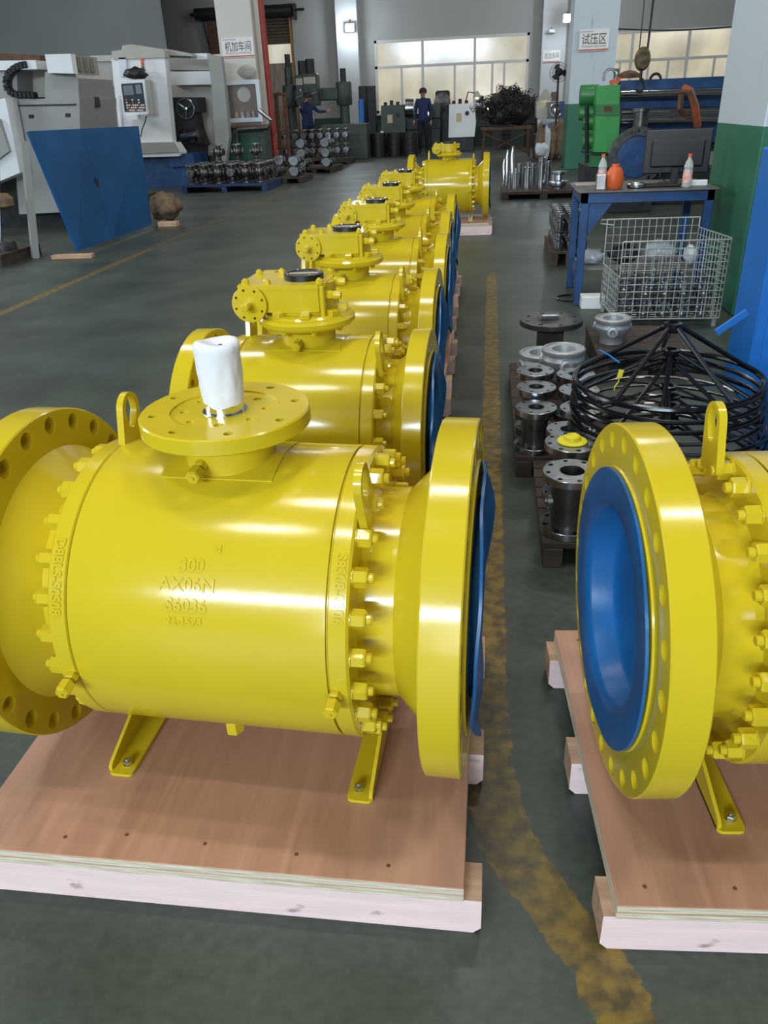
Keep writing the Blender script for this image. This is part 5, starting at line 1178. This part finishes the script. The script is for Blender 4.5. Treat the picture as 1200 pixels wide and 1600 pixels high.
# ------------------------------------------------------------------ green and blue hydraulic test bench
def bench():
    Y = 13.0; O = Vector((3.0, 13.6, 0)); e = empty('hydraulic_test_bench', O); tag(e, 'green and blue hydraulic test bench with polished tie bars behind the monitor', 'machine')
    def quad(name, pts, y0, d, mat, par=None, sm=False):
        m = MB(); P = [at(x, y, y0)-O for x, y in pts]; m.prism([(q.x, max(q.z, 0)) for q in P], -(y0+d-O.y), -(y0-O.y), FRONT); return m.build(name, mat, par or e, smooth=sm)
    quad('end_plate', [(933, 134), (969, 132), (968, 163), (931, 163)], Y, .9, BGREEN)
    quad('end_plate_band', [(931, 163), (969, 163), (969, 180), (931, 180)], Y-.03, .95, BGREEN2)
    quad('end_plate_lower', [(931, 180), (969, 180), (966, 225), (955, 238), (928, 238)], Y, .9, BGREEN)
    quad('end_foot', [(926, 240), (960, 240), (958, 262), (922, 262)], Y+.1, .8, BGREEN2)
    quad('foot_base', [(915, 261), (1125, 262), (1130, 320), (912, 320)], Y+.1, 1.1, DARK)
    quad('pictogram_plate', [(944, 166), (956, 166), (956, 174), (944, 174)], Y-.045, .012, RUST)
    for (px0, py, r_) in ((906, 149, .135), (904, 177, .10), (910, 191, .11), (910, 221, .11)):
        c = at(px0, py, Y+.4)-O; c1 = at(932, py, Y+.4)-O; m = MB(); m.lathe([(0, 0), (r_*.94, 0), (r_, .02), (r_, (c1.x-c.x)+.02), (0, (c1.x-c.x)+.02)], 24, TR(c) @ RX); m.build('cylinder', BGREEN2, e)
    m = MB(); a_ = at(917, 165, Y+.2)-O; b_ = at(917, 255, Y+.2)-O; m.cyl(a_, b_, .03, seg=8); m.tube([at(908, 236, Y+.1)-O, at(918, 241, Y+.1)-O, at(966, 240, Y-.1)-O], .012, 6); m.build('hose', DARK, e)
    # right part: blue beams, polished bars
    for (y0, y1, yy, nm, mt) in ((125, 141, Y+.3, 'blue_beam', BLUES), (154, 171, Y+.5, 'blue_beam', BLUES), (196, 226, Y+.6, 'blue_beam', BLUES)):
        quad(nm, [(969, y0+1), (1175, y0-8), (1175, y1-6), (969, y1)], yy, .35, mt)
    quad('inner_wall', [(969, 140), (1170, 134), (1168, 235), (966, 240)], Y+.95, .05, DARK)
    for (py, r_) in ((147, .050), (176, .050), (188, .055)):
        a_ = at(970, py, Y+.2)-O; b_ = at(1175, py-5, Y+.2)-O; m = MB(); m.cyl(a_, b_, r_, seg=20); m.build('tie_bar', CHROME, e)
    a_ = at(966, 219, Y+.1)-O; b_ = at(983, 218, Y+.1)-O; m = MB(); m.cyl(a_, b_, .06, seg=18); m.build('piston_rod', CHROME, e)
    m = MB(); m.tube([at(1068, 138, Y-.05)-O, at(1078, 142, Y-.12)-O, at(1086, 165, Y-.12)-O, at(1090, 198, Y-.05)-O], .055, 8); m.build('orange_strap', pm('worn_orange_strap', (.45, .09, .02), .6, col2=(.12, .06, .03), vscale=5), e)
    m = MB(); m.tube([at(1064, 150, Y-.02)-O, at(1062, 170, Y-.1)-O, at(1070, 180, Y-.05)-O], .04, 8); m.build('dark_strap', RUST, e)
    quad('red_block', [(955, 126), (966, 120), (971, 122), (966, 131), (956, 133)], Y+.3, .2, ORANGE)
    c = at(952, 131, Y+.3)-O; m = MB(); m.tube([c+Vector((.09*math.cos(t*pi/6), 0, .09+.10*math.sin(t*pi/6))) for t in range(-1, 8)], .018, 6); m.build('shackle', STEEL, e)
    c = at(1024, 126, Y+.4)-O; m = MB(); m.tube([c+Vector((.08*math.cos(t*pi/6), 0, .0+.09*math.sin(t*pi/6))) for t in range(7)], .02, 6); m.build('shackle', DARK, e)
    quad('grey_upright', [(960, 107), (968, 107), (968, 124), (960, 125)], Y+.6, .1, DSTEEL)
    m = MB(); c = at(982, 122, Y+.4)-O; m.lathe([(0, 0), (.16, 0), (.16, .05), (.08, .09), (0, .1)], 16, TR(c)); m.build('cap', RUST, e)
    return O
bench()
# big flange under test in front of the bench, blue inside
c = at(993, 245, 12.2); e = empty('test_flange', (c.x, 12.2, 0)); tag(e, 'big steel flanged valve with a blue disc held in the test bench behind the table', 'valve')
M = TR((0, 0, c.z)) @ FRONT; Rr = .38
m = MB(); m.drilled(Rr, Rr*.72, 0, .08, 20, Rr*.86, .018, 0, M); m.build('flange', DSTEEL, e)
m = MB(); m.lathe([(Rr*.72, .0), (Rr*.70, .05), (Rr*.4, .06), (0, .05)], 32, M); m.build('blue_disc', BLUES, e)
m = MB(); m.lathe([(0, -.5), (Rr*.8, -.5), (Rr*.8, -.02), (0, -.02)], 32, M); m.build('body', DSTEEL, e)
m = MB(); m.cyl((.05, .2, c.z+Rr-.03), (.05, .2, c.z+Rr+.18), .10, seg=16); m.cyl((.05, .2, c.z+Rr+.18), (.05, .2, c.z+Rr+.22), .14, seg=16); m.build('neck', DSTEEL, e)
m = MB(); m.b2((-.3, .05, 0), (.3, .45, c.z-Rr*.7), ch=.01); m.build('cradle', DARK, e, smooth=False)
# crane hook
c = at(1004, 92, 12.3); e = empty('crane_hook', c); e.scale = (.62, .62, .85); tag(e, 'yellow black crane hook block hanging on steel ropes before the right window', 'hook')
m = MB(); m.lathe([(0, -.09), (.14, -.08), (.17, 0), (.14, .08), (0, .09)], 24, Matrix.Rotation(pi/2, 4, 'X')); bl = m.build('pulley_block', pm('hazard_block', (.20, .12, .02), .5, col2=(.02, .02, .02), vscale=6, stretch=(1, 1, 3)), e)
m = MB(); m.cyl((0, 0, -.30), (0, 0, -.14), .03, seg=8); P = [(0, 0, -.28)]+[(.085*math.sin(t), 0, -.37+.085*math.cos(t)) for t in [0, .5, 1, 1.6, 2.2, 2.8, 3.4, 4.0, 4.4]]; m.tube(P, [.03, .03, .032, .034, .034, .032, .03, .026, .02, .012], 8); m.build('hook', DARK, e)
for (x0, x1) in ((-.09, -.02), (.07, .22), (.09, .30)):
    m = MB(); m.tube([(x0, 0, .05), (x1, 0, (8.0-c.z)/.85)], .014, 5); m.build('rope', DARK, e)
m = MB(); P = [(x, 13.9, z) for x, z in ((.0, .0),)]
a_ = at(950, 44, 33.26); b_ = at(1160, 40, 33.26); m = MB(); m.tube([a_+(b_-a_)*t/8-Vector((0, 0, .10*math.sin(pi*t/8))) for t in range(9)], .02, 5); o = m.build('overhead_cable', DARK); tag(o, 'sagging dark cable across the wall above the right window', 'cable')

# ------------------------------------------------------------------ workers
def person(loc, H, pose, label, rz=0):
    """one skinned body; joints in units of body height"""
    J = dict(pelvis=(0, 0, .52), belly=(0, 0, .60), chest=(0, -.005, .72), neck0=(0, 0, .815), neck=(0, 0, .85), head=(0, -.012, .905), crown=(0, -.005, .955),
             hipL=(.052, 0, .50), kneeL=(.056, -.01, .285), ankL=(.058, .01, .05), toeL=(.062, -.075, .02),
             shL=(.10, 0, .795), elL=(.125, .01, .63), wrL=(.13, -.03, .49), haL=(.13, -.04, .455))
    J.update({k[:-1]+'R': (-v[0], v[1], v[2]) for k, v in list(J.items()) if k.endswith('L')}); J.update(pose)
    Rr = dict(pelvis=.078, belly=.070, chest=.085, neck0=.045, neck=.032, head=.052, crown=.040, hip=.060, knee=.038, ank=.026, toe=.022, sh=.042, el=.028, wr=.018, ha=.018)
    ed = [('pelvis', 'belly'), ('belly', 'chest'), ('chest', 'neck0'), ('neck0', 'neck'), ('neck', 'head'), ('head', 'crown')]
    for s_ in 'LR': ed += [('pelvis', 'hip'+s_), ('hip'+s_, 'knee'+s_), ('knee'+s_, 'ank'+s_), ('ank'+s_, 'toe'+s_), ('chest', 'sh'+s_), ('sh'+s_, 'el'+s_), ('el'+s_, 'wr'+s_), ('wr'+s_, 'ha'+s_)]
    names = list(J); vs = [Vector(J[n]) for n in names]; E_ = [(names.index(a), names.index(b)) for a, b in ed]; rad = [Rr.get(n, Rr.get(n[:-1])) for n in names]
    for s_ in 'LR':
        ha = Vector(J['ha'+s_]); d = (ha-Vector(J['wr'+s_])).normalized(); side = d.cross(Vector((1, 0, 0))).normalized()
        for k in range(5):
            off = (k-1.5)*.0095
            if k == 4: q1 = ha+side*-.020-d*.004; q2 = q1+d*.018+side*-.006
            else: q1 = ha+side*off+d*.014; q2 = q1+d*(.018+.004*(k in (1, 2)))+Vector((0, 0, 0))
            i0 = len(vs); vs += [q1, q2]; rad += [.0052, .0042]; E_ += [(names.index('ha'+s_), i0), (i0, i0+1)]
    me = bpy.data.meshes.new('person_body'); me.from_pydata([tuple(v*H) for v in vs], E_, [])
    o = bpy.data.objects.new('person_body', me); COL.objects.link(o)
    md = o.modifiers.new('s', 'SKIN'); sv = me.skin_vertices[0].data
    for i, r in enumerate(rad): sv[i].radius = (r*H, r*H)
    sv[0].use_root = True
    sb = o.modifiers.new('d', 'SUBSURF'); sb.levels = 2; sb.render_levels = 2
    bpy.context.view_layer.update(); ev = bpy.data.meshes.new_from_object(o.evaluated_get(bpy.context.evaluated_depsgraph_get())); bpy.data.objects.remove(o)
    for m_ in (NAVY, DKCL, SKIN, DARK): ev.materials.append(m_)
    hd = Vector(J['neck'])*H; wr = [Vector(J['wr'+s_])*H for s_ in 'LR']; pz = J['pelvis'][2]*H
    for f in ev.polygons:
        c = f.center; f.use_smooth = True
        if c.z > hd.z-.005*H and (c-hd).length < .14*H: f.material_index = 2
        elif min((c-w_).length for w_ in wr) < .002 or any((c-Vector(J['ha'+s_])*H).length < .042*H for s_ in 'LR'): f.material_index = 2
        elif c.z < .035*H: f.material_index = 3
        elif c.z < pz-.02*H: f.material_index = 1
        else: f.material_index = 0
    e = empty('person', loc, rz); tag(e, label, 'person'); link('body', ev, e)
    h = Vector(J['head'])*H; cr = Vector(J['crown'])*H; up = (cr-h).normalized(); q = up.to_track_quat('Z', 'Y').to_matrix().to_4x4()
    m = MB(); m.lathe([(.060*H, -.002*H), (.063*H, .02*H), (.060*H, .045*H), (.045*H, .068*H), (.02*H, .078*H), (0, .080*H)], 20, TR(h+Vector((0, .008*H, 0))) @ q); m.build('hair', HAIR, e)
    m = MB(); fy = -.053*H
    m.lathe([(0, -.008*H), (.007*H, -.006*H), (.005*H, .010*H), (0, .014*H)], 8, TR(h+Vector((0, fy, -.012*H)))); m.build('nose', SKIN, e)
    for s_ in (-1, 1):
        m = MB(); m.lathe([(0, -.005*H), (.006*H, 0), (0, .004*H)], 8, TR(h+Vector((s_*.020*H, fy+.004*H, .002*H)))); m.build('eye', HAIR, e)
        m = MB(); m.lathe([(0, -.014*H), (.008*H, 0), (0, .014*H)], 8, TR(h+Vector((s_*.054*H, 0, -.004*H)))); m.build('ear', SKIN, e)
    m = MB(); m.box(h+Vector((0, fy+.006*H, -.030*H)), (.022*H, .006*H, .004*H)); m.build('mouth', pm('lip', (.25, .10, .08), .6), e)
    m = MB(); m.lathe([(.040*H, 0), (.050*H, .006*H), (.044*H, .018*H), (.036*H, .016*H)], 18, TR(Vector(J['neck0'])*H)); m.build('collar', NAVY, e)
    return e
p = at(662, 232, 29.3); H2 = at(661, 135, 29.3).z
person((p.x, 29.3, 0), H2, dict(haR=(-.155, -.06, .47), wrR=(-.145, -.05, .505), elR=(-.13, .0, .63)), 'worker in a navy work shirt standing before the far window between two lathes')
p = at(484, 230, 27.3); H1 = at(482, 141, 27.3).z
person((p.x, 27.3, 0), H1, dict(elR=(-.16, -.08, .70), wrR=(-.22, -.15, .76), haR=(-.25, -.18, .78), elL=(.17, -.06, .70), wrL=(.24, -.16, .70), haL=(.28, -.19, .71), head=(.01, -.05, .90), crown=(.01, -.05, .95)), 'worker in navy bent over the spindle between the two drilling machines', rz=.8)
